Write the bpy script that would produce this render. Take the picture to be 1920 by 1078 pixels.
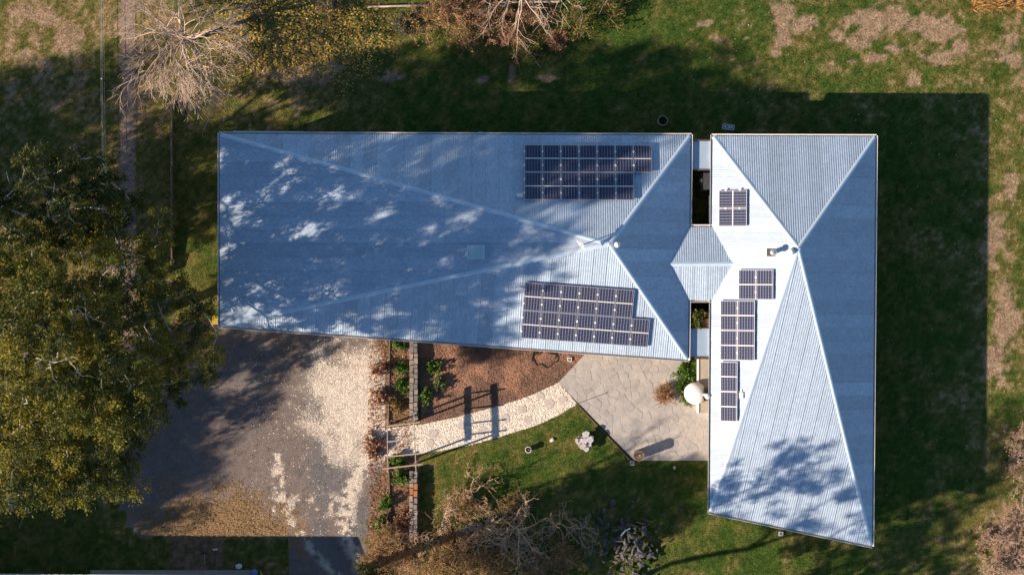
import bpy, bmesh, math, random
import numpy as np
from mathutils import Vector, Matrix
from mathutils.geometry import delaunay_2d_cdt

# ------------------------------------------------------------------ camera, world, sun, exposure
scn = bpy.context.scene
for o in list(bpy.data.objects): bpy.data.objects.remove(o)
C = scn.collection
CAM_H = 115.0            # drone altitude, m
S = 32.3                 # photograph pixels per metre on the ground
SUN_EL, SUN_AZ = math.radians(24.0), math.radians(20.4)
TO_SUN = Vector((-math.cos(SUN_AZ)*math.cos(SUN_EL), -math.sin(SUN_AZ)*math.cos(SUN_EL), math.sin(SUN_EL)))

cam_d = bpy.data.cameras.new('camera'); cam = bpy.data.objects.new('camera', cam_d); C.objects.link(cam)
cam.location = (0, 0, CAM_H); cam.rotation_euler = (0, 0, 0)
cam_d.sensor_width = 36.0
cam_d.lens = 18.0/((1920/2/S)/CAM_H)
cam_d.clip_start = 1.0; cam_d.clip_end = 2000
scn.camera = cam

world = bpy.data.worlds.new('World'); scn.world = world; world.use_nodes = True
wn = world.node_tree; bgn = wn.nodes['Background']
sky = wn.nodes.new('ShaderNodeTexSky'); sky.sky_type = 'NISHITA'; sky.sun_disc = False
sky.sun_elevation = SUN_EL; sky.sun_rotation = math.atan2(TO_SUN.x, TO_SUN.y)
sky.air_density = 1.0; sky.dust_density = 0.0; sky.ozone_density = 2.5
wn.links.new(sky.outputs[0], bgn.inputs[0]); bgn.inputs[1].default_value = 0.066
sun_d = bpy.data.lights.new('sun', 'SUN'); sun_d.energy = 5.0; sun_d.angle = math.radians(0.55); sun_d.color = (1.0, 0.80, 0.61)
sun = bpy.data.objects.new('sun', sun_d); C.objects.link(sun)
sun.rotation_euler = (-TO_SUN).to_track_quat('-Z', 'Y').to_euler(); sun.location = TO_SUN*60
vs = scn.view_settings; vs.view_transform = 'Standard'; vs.look = 'None'; vs.gamma = 1.0; vs.use_curve_mapping = False
vs.exposure = 0.95
scn.render.engine = 'CYCLES'; scn.render.resolution_x = 1024; scn.render.resolution_y = 574

# ------------------------------------------------------------------ helpers
def W(px, py, z=0.0):
    """photo pixel -> world point at height z (camera looks straight down)"""
    k = (1 - z/CAM_H)/S
    return Vector(((px-960)*k, (539-py)*k, z))

def tag(o, label, cat, group=None):
    o['label'] = label; o['category'] = cat
    if group: o['group'] = group
    return o

def thing(name, loc, label, cat, group=None, rz=0.0):
    o = bpy.data.objects.new(name, None); C.objects.link(o); o.location = loc; o.rotation_euler = (0, 0, rz)
    o.empty_display_size = 0.2
    return tag(o, label, cat, group)

class MB:
    def __init__(s): s.v = []; s.f = []
    def add(s, vs_, fs_):
        b = len(s.v); s.v.extend([tuple(v) for v in vs_]); s.f.extend([tuple(i+b for i in f) for f in fs_])
    def box(s, c, sx, sy, sz, M=None, top=1.0):
        hx, hy, hz = sx/2, sy/2, sz/2; c = Vector(c)
        p = [Vector((x*hx*(top if z > 0 else 1), y*hy*(top if z > 0 else 1), z*hz)) for z in (-1, 1) for y in (-1, 1) for x in (-1, 1)]
        if M is not None: p = [M @ q for q in p]
        s.add([q+c for q in p], [(0, 2, 3, 1), (4, 5, 7, 6), (0, 1, 5, 4), (2, 6, 7, 3), (0, 4, 6, 2), (1, 3, 7, 5)])
        return s
    def bar(s, a, b, w, h):
        a, b = Vector(a), Vector(b); d = b-a; L = d.length; x = d.normalized()
        up = Vector((0, 0, 1)) if abs(x.z) < .95 else Vector((0, 1, 0))
        y = up.cross(x).normalized(); z = x.cross(y)
        M = Matrix((x, y, z)).transposed()
        return s.box((a+b)/2, L, w, h, M)
    def tube(s, pts, rad, n=6, cap=True):
        pts = [Vector(p) for p in pts]; m = len(pts)
        if m < 2: return s
        b = len(s.v); t0 = (pts[1]-pts[0]).normalized()
        ref = Vector((0, 0, 1)) if abs(t0.z) < .9 else Vector((1, 0, 0))
        u = t0.cross(ref).normalized()
        for i in range(m):
            t = (pts[min(i+1, m-1)]-pts[max(i-1, 0)])
            t = t.normalized() if t.length > 1e-9 else t0
            u = (u - t*u.dot(t)); u = u.normalized() if u.length > 1e-6 else t.orthogonal().normalized()
            w = t.cross(u); r = rad[i] if hasattr(rad, '__len__') else rad
            for k in range(n):
                a = 2*math.pi*k/n; q = pts[i]+(u*math.cos(a)+w*math.sin(a))*r; s.v.append((q.x, q.y, q.z))
        for i in range(m-1):
            for k in range(n):
                k2 = (k+1) % n; s.f.append((b+i*n+k, b+i*n+k2, b+(i+1)*n+k2, b+(i+1)*n+k))
        if cap:
            s.f.append(tuple(b+k for k in reversed(range(n)))); s.f.append(tuple(b+(m-1)*n+k for k in range(n)))
        return s
    def lathe(s, c, prof, n=24, cap_top=True, cap_bot=True):
        c = Vector(c); b = len(s.v)
        for r, z in prof:
            for k in range(n):
                a = 2*math.pi*k/n; s.v.append((c.x+r*math.cos(a), c.y+r*math.sin(a), c.z+z))
        for i in range(len(prof)-1):
            for k in range(n):
                k2 = (k+1) % n; s.f.append((b+i*n+k, b+i*n+k2, b+(i+1)*n+k2, b+(i+1)*n+k))
        if cap_bot: s.f.append(tuple(b+k for k in reversed(range(n))))
        if cap_top: s.f.append(tuple(b+(len(prof)-1)*n+k for k in range(n)))
        return s
    def prism(s, poly, z0, z1):
        n = len(poly)
        v = [(p[0], p[1], z0) for p in poly]+[(p[0], p[1], z1) for p in poly]
        f = [tuple(reversed(range(n))), tuple(range(n, 2*n))]+[(i, (i+1) % n, n+(i+1) % n, n+i) for i in range(n)]
        s.add(v, f); return s

def link(name, me, parent=None, kind=None):
    o = bpy.data.objects.new(name, me); C.objects.link(o)
    if parent is not None: o.parent = parent
    if kind: o['kind'] = kind
    return o

def obj(name, mb, mat, parent=None, smooth=False, kind=None):
    me = bpy.data.meshes.new(name); me.from_pydata(mb.v, [], mb.f); me.update()
    if smooth: me.polygons.foreach_set('use_smooth', [True]*len(me.polygons))
    me.materials.append(mat)
    o = link(name, me, parent, kind)
    if parent is not None and (parent.location.length > 0 or parent.rotation_euler.z):
        # mesh coordinates are world coordinates; keep them so under a moved parent
        if not getattr(mb, 'local', False): o.matrix_parent_inverse = (Matrix.Translation(parent.location) @ parent.rotation_euler.to_matrix().to_4x4()).inverted()
    return o

def fast_mesh(name, verts, nper, mat, cols=None, smooth=False):
    """verts (N,3) numpy; consecutive nper verts form one face"""
    n = len(verts); nf = n//nper
    me = bpy.data.meshes.new(name); me.vertices.add(n); me.vertices.foreach_set('co', verts.astype(np.float32).ravel())
    me.loops.add(n); me.loops.foreach_set('vertex_index', np.arange(n, dtype=np.int32))
    me.polygons.add(nf); me.polygons.foreach_set('loop_start', np.arange(0, n, nper, dtype=np.int32))
    me.polygons.foreach_set('loop_total', np.full(nf, nper, dtype=np.int32))
    if cols is not None:
        a = me.color_attributes.new('Col', 'FLOAT_COLOR', 'POINT')
        a.data.foreach_set('color', np.concatenate([cols, np.ones((n, 1))], 1).astype(np.float32).ravel())
    me.update(); me.validate(); me.materials.append(mat)
    return me

def indexed_mesh(name, verts, tris, mat, cols=None):
    me = bpy.data.meshes.new(name); n = len(verts); m = len(tris)
    me.vertices.add(n); me.vertices.foreach_set('co', verts.astype(np.float32).ravel())
    me.loops.add(3*m); me.loops.foreach_set('vertex_index', tris.astype(np.int32).ravel())
    me.polygons.add(m); me.polygons.foreach_set('loop_start', np.arange(0, 3*m, 3, dtype=np.int32))
    me.polygons.foreach_set('loop_total', np.full(m, 3, dtype=np.int32))
    if cols is not None:
        a = me.color_attributes.new('Col', 'FLOAT_COLOR', 'POINT')
        a.data.foreach_set('color', np.concatenate([cols, np.ones((n, 1))], 1).astype(np.float32).ravel())
    me.update(); me.validate(); me.materials.append(mat)
    return me

# numpy value noise
def _hash(ix, iy, seed):
    h = (ix.astype(np.int64)*374761393 + iy.astype(np.int64)*668265263 + seed*1442695041) & 0xffffffff
    h = ((h ^ (h >> 13))*1274126177) & 0xffffffff
    return ((h ^ (h >> 16)) & 0xffff)/65535.0
def vnoise(x, y, seed=0):
    x = np.asarray(x, float); y = np.asarray(y, float)
    ix = np.floor(x); iy = np.floor(y); fx = x-ix; fy = y-iy
    fx = fx*fx*(3-2*fx); fy = fy*fy*(3-2*fy)
    a = _hash(ix, iy, seed); b = _hash(ix+1, iy, seed); c = _hash(ix, iy+1, seed); d = _hash(ix+1, iy+1, seed)
    return (a*(1-fx)+b*fx)*(1-fy)+(c*(1-fx)+d*fx)*fy
def fbm(x, y, seed=0, o=4):
    t = 0; a = .5; n = 0
    for i in range(o):
        t = t+a*vnoise(np.asarray(x)*2**i+i*17.3, np.asarray(y)*2**i-i*9.1, seed+i*7); n += a; a *= .5
    return t/n
def sstep(a, b, x):
    t = np.clip((x-a)/(b-a), 0, 1); return t*t*(3-2*t)
def in_poly(x, y, poly):
    x = np.asarray(x); y = np.asarray(y); r = np.zeros(x.shape, bool); n = len(poly)
    for i in range(n):
        x0, y0 = poly[i]; x1, y1 = poly[(i+1) % n]
        if y0 == y1: continue
        c = ((y0 > y) != (y1 > y)) & (x < (x1-x0)*(y-y0)/(y1-y0)+x0); r ^= c
    return r

# ------------------------------------------------------------------ materials
MAT = {}
def mk(name, base, rough=.75, metal=0.0, var=.18, scale=4.0, bump=0.0, bscale=30.0, attr=False, spec=.3, trans=0.0, wave=None, detail=6, rnd=0.0):
    m = bpy.data.materials.new(name); m.use_nodes = True; nt = m.node_tree; N = nt.nodes; Lk = nt.links
    p = N['Principled BSDF']; p.inputs['Roughness'].default_value = rough; p.inputs['Metallic'].default_value = metal
    p.inputs['Specular IOR Level'].default_value = spec
    tc = N.new('ShaderNodeTexCoord'); geo = N.new('ShaderNodeNewGeometry')
    nz = N.new('ShaderNodeTexNoise'); nz.inputs['Scale'].default_value = scale; nz.inputs['Detail'].default_value = detail; nz.inputs['Roughness'].default_value = .65
    Lk.new(geo.outputs['Position'], nz.inputs['Vector'])
    mr = N.new('ShaderNodeMapRange'); mr.inputs[1].default_value = .3; mr.inputs[2].default_value = .7; mr.inputs[3].default_value = 1-var; mr.inputs[4].default_value = 1+var
    Lk.new(nz.outputs[0], mr.inputs[0])
    mul = N.new('ShaderNodeVectorMath'); mul.operation = 'SCALE'
    if attr:
        at = N.new('ShaderNodeVertexColor'); at.layer_name = 'Col'; Lk.new(at.outputs[0], mul.inputs[0])
    else:
        mul.inputs[0].default_value = base
    Lk.new(mr.outputs[0], mul.inputs['Scale']); Lk.new(mul.outputs[0], p.inputs['Base Color'])
    if rnd:
        oi = N.new('ShaderNodeObjectInfo'); r2 = N.new('ShaderNodeMapRange'); r2.inputs[3].default_value = 1-rnd; r2.inputs[4].default_value = 1+rnd; Lk.new(oi.outputs['Random'], r2.inputs[0])
        mp = N.new('ShaderNodeMapping'); mp.inputs['Scale'].default_value = (6, 6, .6); Lk.new(geo.outputs['Position'], mp.inputs[0])
        n5 = N.new('ShaderNodeTexNoise'); n5.inputs['Scale'].default_value = 1.0; n5.inputs['Detail'].default_value = 8; Lk.new(mp.outputs[0], n5.inputs['Vector'])
        r3 = N.new('ShaderNodeMapRange'); r3.inputs[1].default_value = .35; r3.inputs[2].default_value = .7; r3.inputs[3].default_value = .86; r3.inputs[4].default_value = 1.05; Lk.new(n5.outputs[0], r3.inputs[0])
        k1 = N.new('ShaderNodeMath'); k1.operation = 'MULTIPLY'; Lk.new(r2.outputs[0], k1.inputs[0]); Lk.new(r3.outputs[0], k1.inputs[1])
        k2 = N.new('ShaderNodeMath'); k2.operation = 'MULTIPLY'; Lk.new(k1.outputs[0], k2.inputs[0]); Lk.new(mr.outputs[0], k2.inputs[1]); Lk.new(k2.outputs[0], mul.inputs['Scale'])
    if bump:
        nb = N.new('ShaderNodeTexNoise'); nb.inputs['Scale'].default_value = bscale; nb.inputs['Detail'].default_value = 5
        Lk.new(geo.outputs['Position'], nb.inputs['Vector'])
        bp = N.new('ShaderNodeBump'); bp.inputs['Strength'].default_value = 1.0; bp.inputs['Distance'].default_value = bump
        Lk.new(nb.outputs[0], bp.inputs['Height']); Lk.new(bp.outputs[0], p.inputs['Normal'])
    if trans:
        tr = N.new('ShaderNodeBsdfTranslucent'); Lk.new(mul.outputs[0], tr.inputs[0])
        mx = N.new('ShaderNodeMixShader'); mx.inputs[0].default_value = trans
        Lk.new(p.outputs[0], mx.inputs[1]); Lk.new(tr.outputs[0], mx.inputs[2]); Lk.new(mx.outputs[0], N['Material Output'].inputs[0])
    MAT[name] = m
    return m

mk('ground', None, .95, var=.3, scale=7, bump=.05, bscale=9, attr=True, spec=.1)
mk('grass', None, .8, var=.1, attr=True, spec=.15, trans=.2)
mk('gravel', None, .9, var=.3, scale=14, bump=.03, bscale=22, attr=True, spec=.15)
mk('pebble', None, .85, var=.12, scale=20, attr=True, spec=.2)
mk('leaf', None, .6, var=.1, scale=3, attr=True, spec=.25, trans=.25)
mk('roof_metal', (.42, .535, .67), .58, .08, var=.07, scale=1.3, spec=.35, rnd=.10)
mk('roof_trim', (.52, .66, .80), .5, .1, var=.05, scale=2)
mk('flat_roof', (.38, .50, .62), .5, .2, var=.08, scale=2)
mk('gutter', (.80, .77, .72), .45, .1, var=.06)
mk('fascia', (.13, .075, .05), .6)
mk('deck', (.06, .06, .06), .9)
mk('wall', (.42, .36, .30), .85, bump=.004)
mk('window_frame', (.05, .05, .055), .4, .4)
mk('aluminium', (.72, .73, .75), .3, .7, var=.05)
mk('white_paint', (.80, .79, .76), .5, var=.04)
mk('white_render', (.80, .82, .84), .85, var=.05, bump=.003)
mk('cream_box', (.78, .74, .68), .5, var=.05)
mk('concrete', (.40, .36, .31), .9, var=.12, scale=3, bump=.004)
mk('mortar', (.49, .455, .42), .95, var=.18, scale=5, bump=.006)
for i, c in enumerate([(.40, .385, .37), (.425, .405, .385), (.385, .375, .365), (.44, .415, .39), (.41, .39, .375)]):
    mk('flag_%d' % i, c, .85, var=.2, scale=1.6, bump=.004)
for i, c in enumerate([(.24, .21, .19), (.30, .26, .23), (.19, .175, .17), (.34, .28, .23)]):
    mk('stone_%d' % i, c, .9, var=.25, scale=7, bump=.012, bscale=18)
mk('orange_brick', (.42, .17, .08), .9)
mk('pale_stone', (.52, .47, .43), .85, var=.2, scale=5, bump=.008)
mk('grey_slab', (.50, .50, .52), .85, var=.2, scale=5, bump=.008)
mk('rock_dark', (.085, .083, .09), .8, var=.3, scale=4, bump=.02, bscale=12)
mk('rock_mid', (.12, .11, .105), .8, var=.3, scale=4, bump=.02, bscale=12)
mk('timber', (.40, .32, .25), .85, var=.22, scale=9)
mk('timber_dark', (.20, .155, .12), .9, var=.25, scale=9)
mk('bark_white', (.50, .45, .40), .8, var=.3, scale=2.5)
mk('bark_tan', (.56, .39, .26), .9, var=.3, scale=4)
mk('bark_grey', (.30, .245, .20), .9, var=.25, scale=5)
mk('bark_pale', (.46, .36, .29), .9, var=.22, scale=4)
mk('twig_brown', (.42, .27, .15), .9, var=.25, scale=4)
mk('soil', (.36, .17, .09), .95, var=.35, scale=9, bump=.03, bscale=14)
mk('rust', (.15, .10, .075), .85, var=.3, scale=8)
mk('rust_rim', (.34, .27, .21), .8, var=.25, scale=8)
mk('soot', (.015, .014, .013), .95)
mk('rubber', (.02, .02, .022), .6)
mk('teal_plastic', (.03, .28, .34), .5)
mk('blue_tarp', (.14, .27, .52), .6)
mk('yellow_plastic', (.50, .34, .03), .6)
mk('white_bag', (.72, .74, .78), .6)
mk('dark_metal', (.05, .05, .055), .5, .5)
mk('wire', (.35, .33, .30), .5, .6)

def glass_mat(name, base, rough=.08):
    m = mk(name, base, rough, 0, var=.03, spec=.5); return m
glass_mat('window_glass', (.02, .025, .03)); glass_mat('skylight_glass', (.42, .58, .60), .25)

def solar_mat():
    m = bpy.data.materials.new('solar_cells'); m.use_nodes = True; nt = m.node_tree; N = nt.nodes; L = nt.links
    p = N['Principled BSDF']; p.inputs['Roughness'].default_value = .22; p.inputs['Specular IOR Level'].default_value = .35
    tc = N.new('ShaderNodeTexCoord'); sp = N.new('ShaderNodeSeparateXYZ'); L.new(tc.outputs['Object'], sp.inputs[0])
    def line(sock, count, width, off):
        a = N.new('ShaderNodeMath'); a.operation = 'MULTIPLY_ADD'; a.inputs[1].default_value = count; a.inputs[2].default_value = off; L.new(sock, a.inputs[0])
        f = N.new('ShaderNodeMath'); f.operation = 'FRACT'; L.new(a.outputs[0], f.inputs[0])
        c = N.new('ShaderNodeMath'); c.operation = 'LESS_THAN'; c.inputs[1].default_value = width; L.new(f.outputs[0], c.inputs[0]); return c.outputs[0]
    lx = line(sp.outputs[0], 6/.95, .10, .5+.05); ly = line(sp.outputs[1], 20/1.62, .11, .5+.055)
    mx = N.new('ShaderNodeMath'); mx.operation = 'MULTIPLY'; mx.inputs[1].default_value = .55; L.new(ly, mx.inputs[0])
    mm = N.new('ShaderNodeMath'); mm.operation = 'MAXIMUM'; L.new(lx, mm.inputs[0]); L.new(mx.outputs[0], mm.inputs[1])
    oi = N.new('ShaderNodeObjectInfo')
    ramp = N.new('ShaderNodeMix'); ramp.data_type = 'RGBA'; ramp.inputs[6].default_value = (.014, .022, .070, 1); ramp.inputs[7].default_value = (.020, .024, .060, 1)
    L.new(oi.outputs['Random'], ramp.inputs[0])
    mix = N.new('ShaderNodeMix'); mix.data_type = 'RGBA'; L.new(mm.outputs[0], mix.inputs[0]); L.new(ramp.outputs[2], mix.inputs[6]); mix.inputs[7].default_value = (.36, .38, .46, 1)
    L.new(mix.outputs[2], p.inputs['Base Color']); MAT['solar_cells'] = m
solar_mat()

# ------------------------------------------------------------------ ground
rng = np.random.default_rng(7); random.seed(7)
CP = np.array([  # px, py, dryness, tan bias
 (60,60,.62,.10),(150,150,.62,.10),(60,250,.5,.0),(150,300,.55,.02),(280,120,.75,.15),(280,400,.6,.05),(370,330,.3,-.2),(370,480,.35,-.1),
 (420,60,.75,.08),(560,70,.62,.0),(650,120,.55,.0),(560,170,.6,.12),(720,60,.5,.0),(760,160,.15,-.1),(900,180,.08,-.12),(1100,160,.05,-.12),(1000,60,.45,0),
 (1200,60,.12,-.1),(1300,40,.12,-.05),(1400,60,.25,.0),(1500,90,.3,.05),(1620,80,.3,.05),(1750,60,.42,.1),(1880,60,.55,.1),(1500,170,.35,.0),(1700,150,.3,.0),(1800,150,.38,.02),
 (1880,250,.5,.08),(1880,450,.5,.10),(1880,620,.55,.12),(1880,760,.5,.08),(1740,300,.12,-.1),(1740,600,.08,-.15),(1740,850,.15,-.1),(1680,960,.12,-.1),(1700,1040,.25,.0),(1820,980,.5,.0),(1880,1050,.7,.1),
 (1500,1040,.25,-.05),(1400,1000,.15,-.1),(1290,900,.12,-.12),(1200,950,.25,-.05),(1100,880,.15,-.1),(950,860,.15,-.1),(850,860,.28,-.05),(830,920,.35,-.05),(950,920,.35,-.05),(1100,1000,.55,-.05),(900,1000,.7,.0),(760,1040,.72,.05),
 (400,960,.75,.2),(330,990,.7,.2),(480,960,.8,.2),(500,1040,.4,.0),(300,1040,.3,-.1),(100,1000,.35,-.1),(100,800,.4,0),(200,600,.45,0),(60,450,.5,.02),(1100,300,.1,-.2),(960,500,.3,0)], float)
PATCH = [(1645,40,60,22),(1745,50,45,20),(1470,40,22,45),(1510,45,30,16),(1575,68,14,10),(1620,75,26,14),(1455,100,10,10),(1640,112,22,10),(1680,95,15,8),(1760,112,30,11),(1795,95,14,9),(1715,150,12,14),(1895,82,16,14),(1890,115,25,12),
         (1860,450,16,45),(1885,600,22,60),(1870,680,20,30),(1900,350,12,30),(1030,145,22,8),(910,145,10,8),(960,138,10,12),(735,145,25,9),(1350,72,12,5),(1320,50,14,8),(1590,118,10,7),(1395,80,8,5),
         (560,140,60,14),(620,125,25,12),(75,35,32,16),(130,75,20,30),(40,20,20,10),(85,125,10,8),(50,100,14,10),(1900,1010,40,70)]
def ground_col(px, py):
    px = np.asarray(px, float); py = np.asarray(py, float)
    wx = px+30*(fbm(px/40, py/40, 91, 3)-.5); wy = py+30*(fbm(px/40, py/40, 57, 3)-.5)
    d = np.zeros(px.shape); t = np.zeros(px.shape); w = np.zeros(px.shape)
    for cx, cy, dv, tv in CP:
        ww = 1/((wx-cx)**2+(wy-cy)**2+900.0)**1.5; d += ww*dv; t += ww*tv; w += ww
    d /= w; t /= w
    lf = sstep(420, 250, px)*(py < 600); t = t+.05*lf; d = d+.12*lf
    n1 = fbm(px/70, py/70, 1); n2 = fbm(px/22, py/22, 2, 5); n3 = fbm(px/7, py/7, 3, 3); n4 = vnoise(px/2.6, py/2.6, 4)
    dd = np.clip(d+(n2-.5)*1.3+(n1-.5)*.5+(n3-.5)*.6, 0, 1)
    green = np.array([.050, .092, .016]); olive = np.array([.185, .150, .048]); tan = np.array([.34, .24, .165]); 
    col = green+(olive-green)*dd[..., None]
    e = np.zeros(px.shape)
    for cx, cy, rx, ry in PATCH:
        e = np.maximum(e, 1-np.sqrt(((wx-cx)/rx)**2+((wy-cy)/ry)**2)*.72)
    m = sstep(.55, .92, .5*n2+.5*n3+t*1.0+np.clip(e, -.0, 1)*.75)
    col = col+(tan-col)*(m*.85)[..., None]
    trk = sstep(17, 9, np.abs(px-240+8*(n1-.5)))*(py < 660)*sstep(.2, .45, n2+.2)
    col = col+(np.array([.30, .225, .19])-col)*trk[..., None]*.85
    lit = ((px > 690) & (px < 785) & (py > 600)) | ((px > 320) & (px < 420) & (py > 600))
    bed = sstep(.3, .6, n3)*.5+.5
    col = np.where(lit[..., None], col+(np.array([.24, .155, .105])-col)*bed[..., None], col)
    return col*(.42+.8*n3+.36*n4)[..., None]

def grid_ground():
    st = 4.0
    xs = np.concatenate([[-9000, -4000, -1500], np.arange(-260, 2180+st, st), [3400, 6000, 11000]])
    ys = np.concatenate([[-9000, -4000, -1500], np.arange(-180, 1260+st, st), [2500, 6000, 11000]])
    X, Y = np.meshgrid(xs, ys); nx, ny = len(xs), len(ys)
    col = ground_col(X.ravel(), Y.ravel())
    v = np.stack([(X.ravel()-960)/S, (539-Y.ravel())/S, np.zeros(X.size)], 1)
    i = np.arange(ny-1)[:, None]*nx+np.arange(nx-1)[None, :]; i = i.ravel()
    tr = np.concatenate([np.stack([i, i+nx, i+1], 1), np.stack([i+1, i+nx, i+nx+1], 1)])
    return indexed_mesh('ground', v, tr, MAT['ground'], col)
link('ground', grid_ground(), kind='structure')

def rag(poly, step=6, amp=0, seed=5, hold=()):
    out = []; n = len(poly)
    for i in range(n):
        a = np.array(poly[i], float); b = np.array(poly[(i+1) % n], float); L = np.hypot(*(b-a)); k = max(1, int(L/step))
        for j in range(k):
            p = a+(b-a)*j/k
            if amp and i not in hold:
                p = p+amp*2*np.array([float(fbm(p[0]/14, p[1]/14, seed, 3))-.5, float(fbm(p[0]/14, p[1]/14, seed+9, 3))-.5])
            out.append((p[0], p[1]))
    return out

def sheet(name, poly_px, z, colf, mat, step=5, thick=True):
    poly = poly_px; n = len(poly)
    xs = [p[0] for p in poly]; ys = [p[1] for p in poly]
    gx, gy = np.meshgrid(np.arange(min(xs)+step/2, max(xs), step), np.arange(min(ys)+step/2, max(ys), step))
    gx = gx.ravel()+rng.uniform(-1, 1, gx.size); gy = gy.ravel()+rng.uniform(-1, 1, gy.size)
    k = in_poly(gx, gy, poly); gx = gx[k]; gy = gy[k]
    pts = [Vector(p) for p in poly]+[Vector((a, b)) for a, b in zip(gx, gy)]
    r = delaunay_2d_cdt(pts, [(i, (i+1) % n) for i in range(n)], [], 1, 1e-5)
    P = np.array([(p.x, p.y) for p in r[0]]); F = np.array([f[::-1] for f in r[2] if len(f) == 3])
    v = np.stack([(P[:, 0]-960)/S, (539-P[:, 1])/S, np.full(len(P), z)], 1)
    a = v[F[:, 1]]-v[F[:, 0]]; b = v[F[:, 2]]-v[F[:, 0]]; cr = a[:, 0]*b[:, 1]-a[:, 1]*b[:, 0]
    F[cr < 0] = F[cr < 0][:, ::-1]
    return link(name, indexed_mesh(name, v, F, mat, colf(P[:, 0], P[:, 1])), kind='structure')

# driveway
DRIVE = rag([(420,580),(690,590),(712,650),(722,700),(722,800),(722,862),(706,905),(694,960),(684,1010),(690,1140),(545,1140),(540,1008),(262,1006),(225,960),(240,860),(300,750),(385,660)], 5, 14, 5, hold=(0, 9, 10, 1, 2, 3, 4, 5))
def white_mask(px, py):
    n = fbm(px/26, py/26, 31, 4); n2 = fbm(px/9, py/9, 37, 3)
    m = sstep(1.25, .35, np.sqrt(((px-680)/118)**2+((py-755)/125)**2)+(n-.5)*.9)
    m = np.maximum(m, .75*sstep(16, 3, np.abs(px-(520+((py-880)/70)**2*14)))*(py > 850)*sstep(.4, .6, n2+.05))
    m = np.maximum(m, .8*sstep(26, 5, np.abs(px-668+20*np.sin((py-900)/45)))*(py > 840)*sstep(.38, .6, n2+.05))
    m = np.maximum(m, .7*sstep(30, 5, np.abs(py-945))*(px > 510)*(px < 640)*sstep(.5, .7, n2))
    return m*(.7+.3*sstep(.3, .55, n2))
def litter_patch(px, py):
    return sstep(1.25, .55, np.sqrt(((px-395)/150)**2+((py-1000)/88)**2)+1.1*(fbm(px/30, py/30, 25, 4)-.5)+.5*(fbm(px/8, py/8, 26, 2)-.5))
def drive_col(px, py):
    n = fbm(px/45, py/45, 21); n2 = fbm(px/12, py/12, 22); n3 = vnoise(px/2.5, py/2.5, 23)
    grey = np.array([.165, .157, .158]); brown = np.array([.25, .18, .145]); white = np.array([.70, .62, .53])
    b = sstep(.35, .75, n+.25*sstep(520, 380, px)+.3*(n2-.5)+.35*sstep(60, 10, np.abs(px-535)))
    col = grey+(brown-grey)*(b*.42)[..., None]
    col = col+(white-col)*(.85*white_mask(px, py))[..., None]
    lm = litter_patch(px, py); col = col+(np.array([.27, .175, .085])-col)*(lm*.85)[..., None]
    return col*(.68+.35*n2+.3*n3)[..., None]
sheet('driveway', DRIVE, .004, drive_col, MAT['gravel'], 4)

# garden beds
UP = [(1047,717),(1005,737),(960,753),(900,771),(850,783),(790,796)]
BED = rag([(783,610),(1110,620),(1097,664)]+UP, 6, 2, 6)
def bed_col(px, py):
    n = fbm(px/30, py/30, 41); n2 = fbm(px/8, py/8, 42); n3 = vnoise(px/2.2, py/2.2, 43)
    a = np.array([.31, .175, .115]); b = np.array([.18, .11, .08])
    return (a+(b-a)*sstep(.35, .65, n)[..., None])*(.6+.5*n2+.3*n3)[..., None]
sheet('garden_bed', BED, .008, bed_col, MAT['gravel'], 4)

# gravel path
LOW = [(737,858),(790,851),(860,838),(920,824),(960,812),(1005,797),(1040,782),(1082,757)]
PATH = rag([(1047,717)]+UP[1:]+[(728,802),(714,815),(712,850)]+LOW, 7, 1.5, 7)
def path_col(px, py):
    n2 = fbm(px/9, py/9, 52); n3 = vnoise(px/2.4, py/2.4, 53)
    return np.array([.70, .63, .55])[None, :]*(.62+.4*n2+.3*n3)[..., None]
path = sheet('path', PATH, .012, path_col, MAT['gravel'], 4)

# patio: mortar bed and individual flagstones
PATIO_PX = [(1097,664),(1130,630),(1338,640),(1338,863),(1190,863),(1047,717)]
patio_poly = [W(*p).xy for p in PATIO_PX]
pm = MB(); pm.prism([tuple(p) for p in patio_poly][::-1], -.05, .03)
patio = obj('patio', pm, MAT['mortar'], kind='structure')
def clip(poly, p, nrm):
    out = []; n = len(poly)
    for i in range(n):
        a, b = poly[i], poly[(i+1) % n]; da = (a-p).dot(nrm); db = (b-p).dot(nrm)
        if da <= 0: out.append(a)
        if da*db < 0: out.append(a+(b-a)*(da/(da-db)))
    return out
def flagstones():
    seeds = []; tries = 0
    while len(seeds) < 250 and tries < 20000:
        tries += 1; px, py = random.uniform(1040, 1340), random.uniform(630, 866)
        if not in_poly(np.array([px]), np.array([py]), PATIO_PX)[0]: continue
        s = W(px, py).xy
        if all((s-q).length > random.uniform(.30, .55) for q in seeds): seeds.append(s)
    for s in seeds:
        poly = list(patio_poly)
        for q in sorted(seeds, key=lambda q: (q-s).length)[1:18]:
            d = (q-s); poly = clip(poly, (s+q)/2-d.normalized()*random.uniform(.012, .03), d.normalized())
            if len(poly) < 3: break
        if len(poly) < 3: continue
        c = sum(poly, Vector((0, 0)))/len(poly)
        poly = [c+(p-c)*.985 for p in poly]
        m = MB(); z = .034+random.uniform(0, .012)
        if sum(poly[i].cross(poly[(i+1) % len(poly)]) for i in range(len(poly))) < 0: poly = poly[::-1]
        m.prism([tuple(p) for p in poly], .0, z)
        obj('flagstone', m, MAT['flag_%d' % random.choice([0, 0, 1, 1, 2, 3, 4])], patio)
flagstones()
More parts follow.
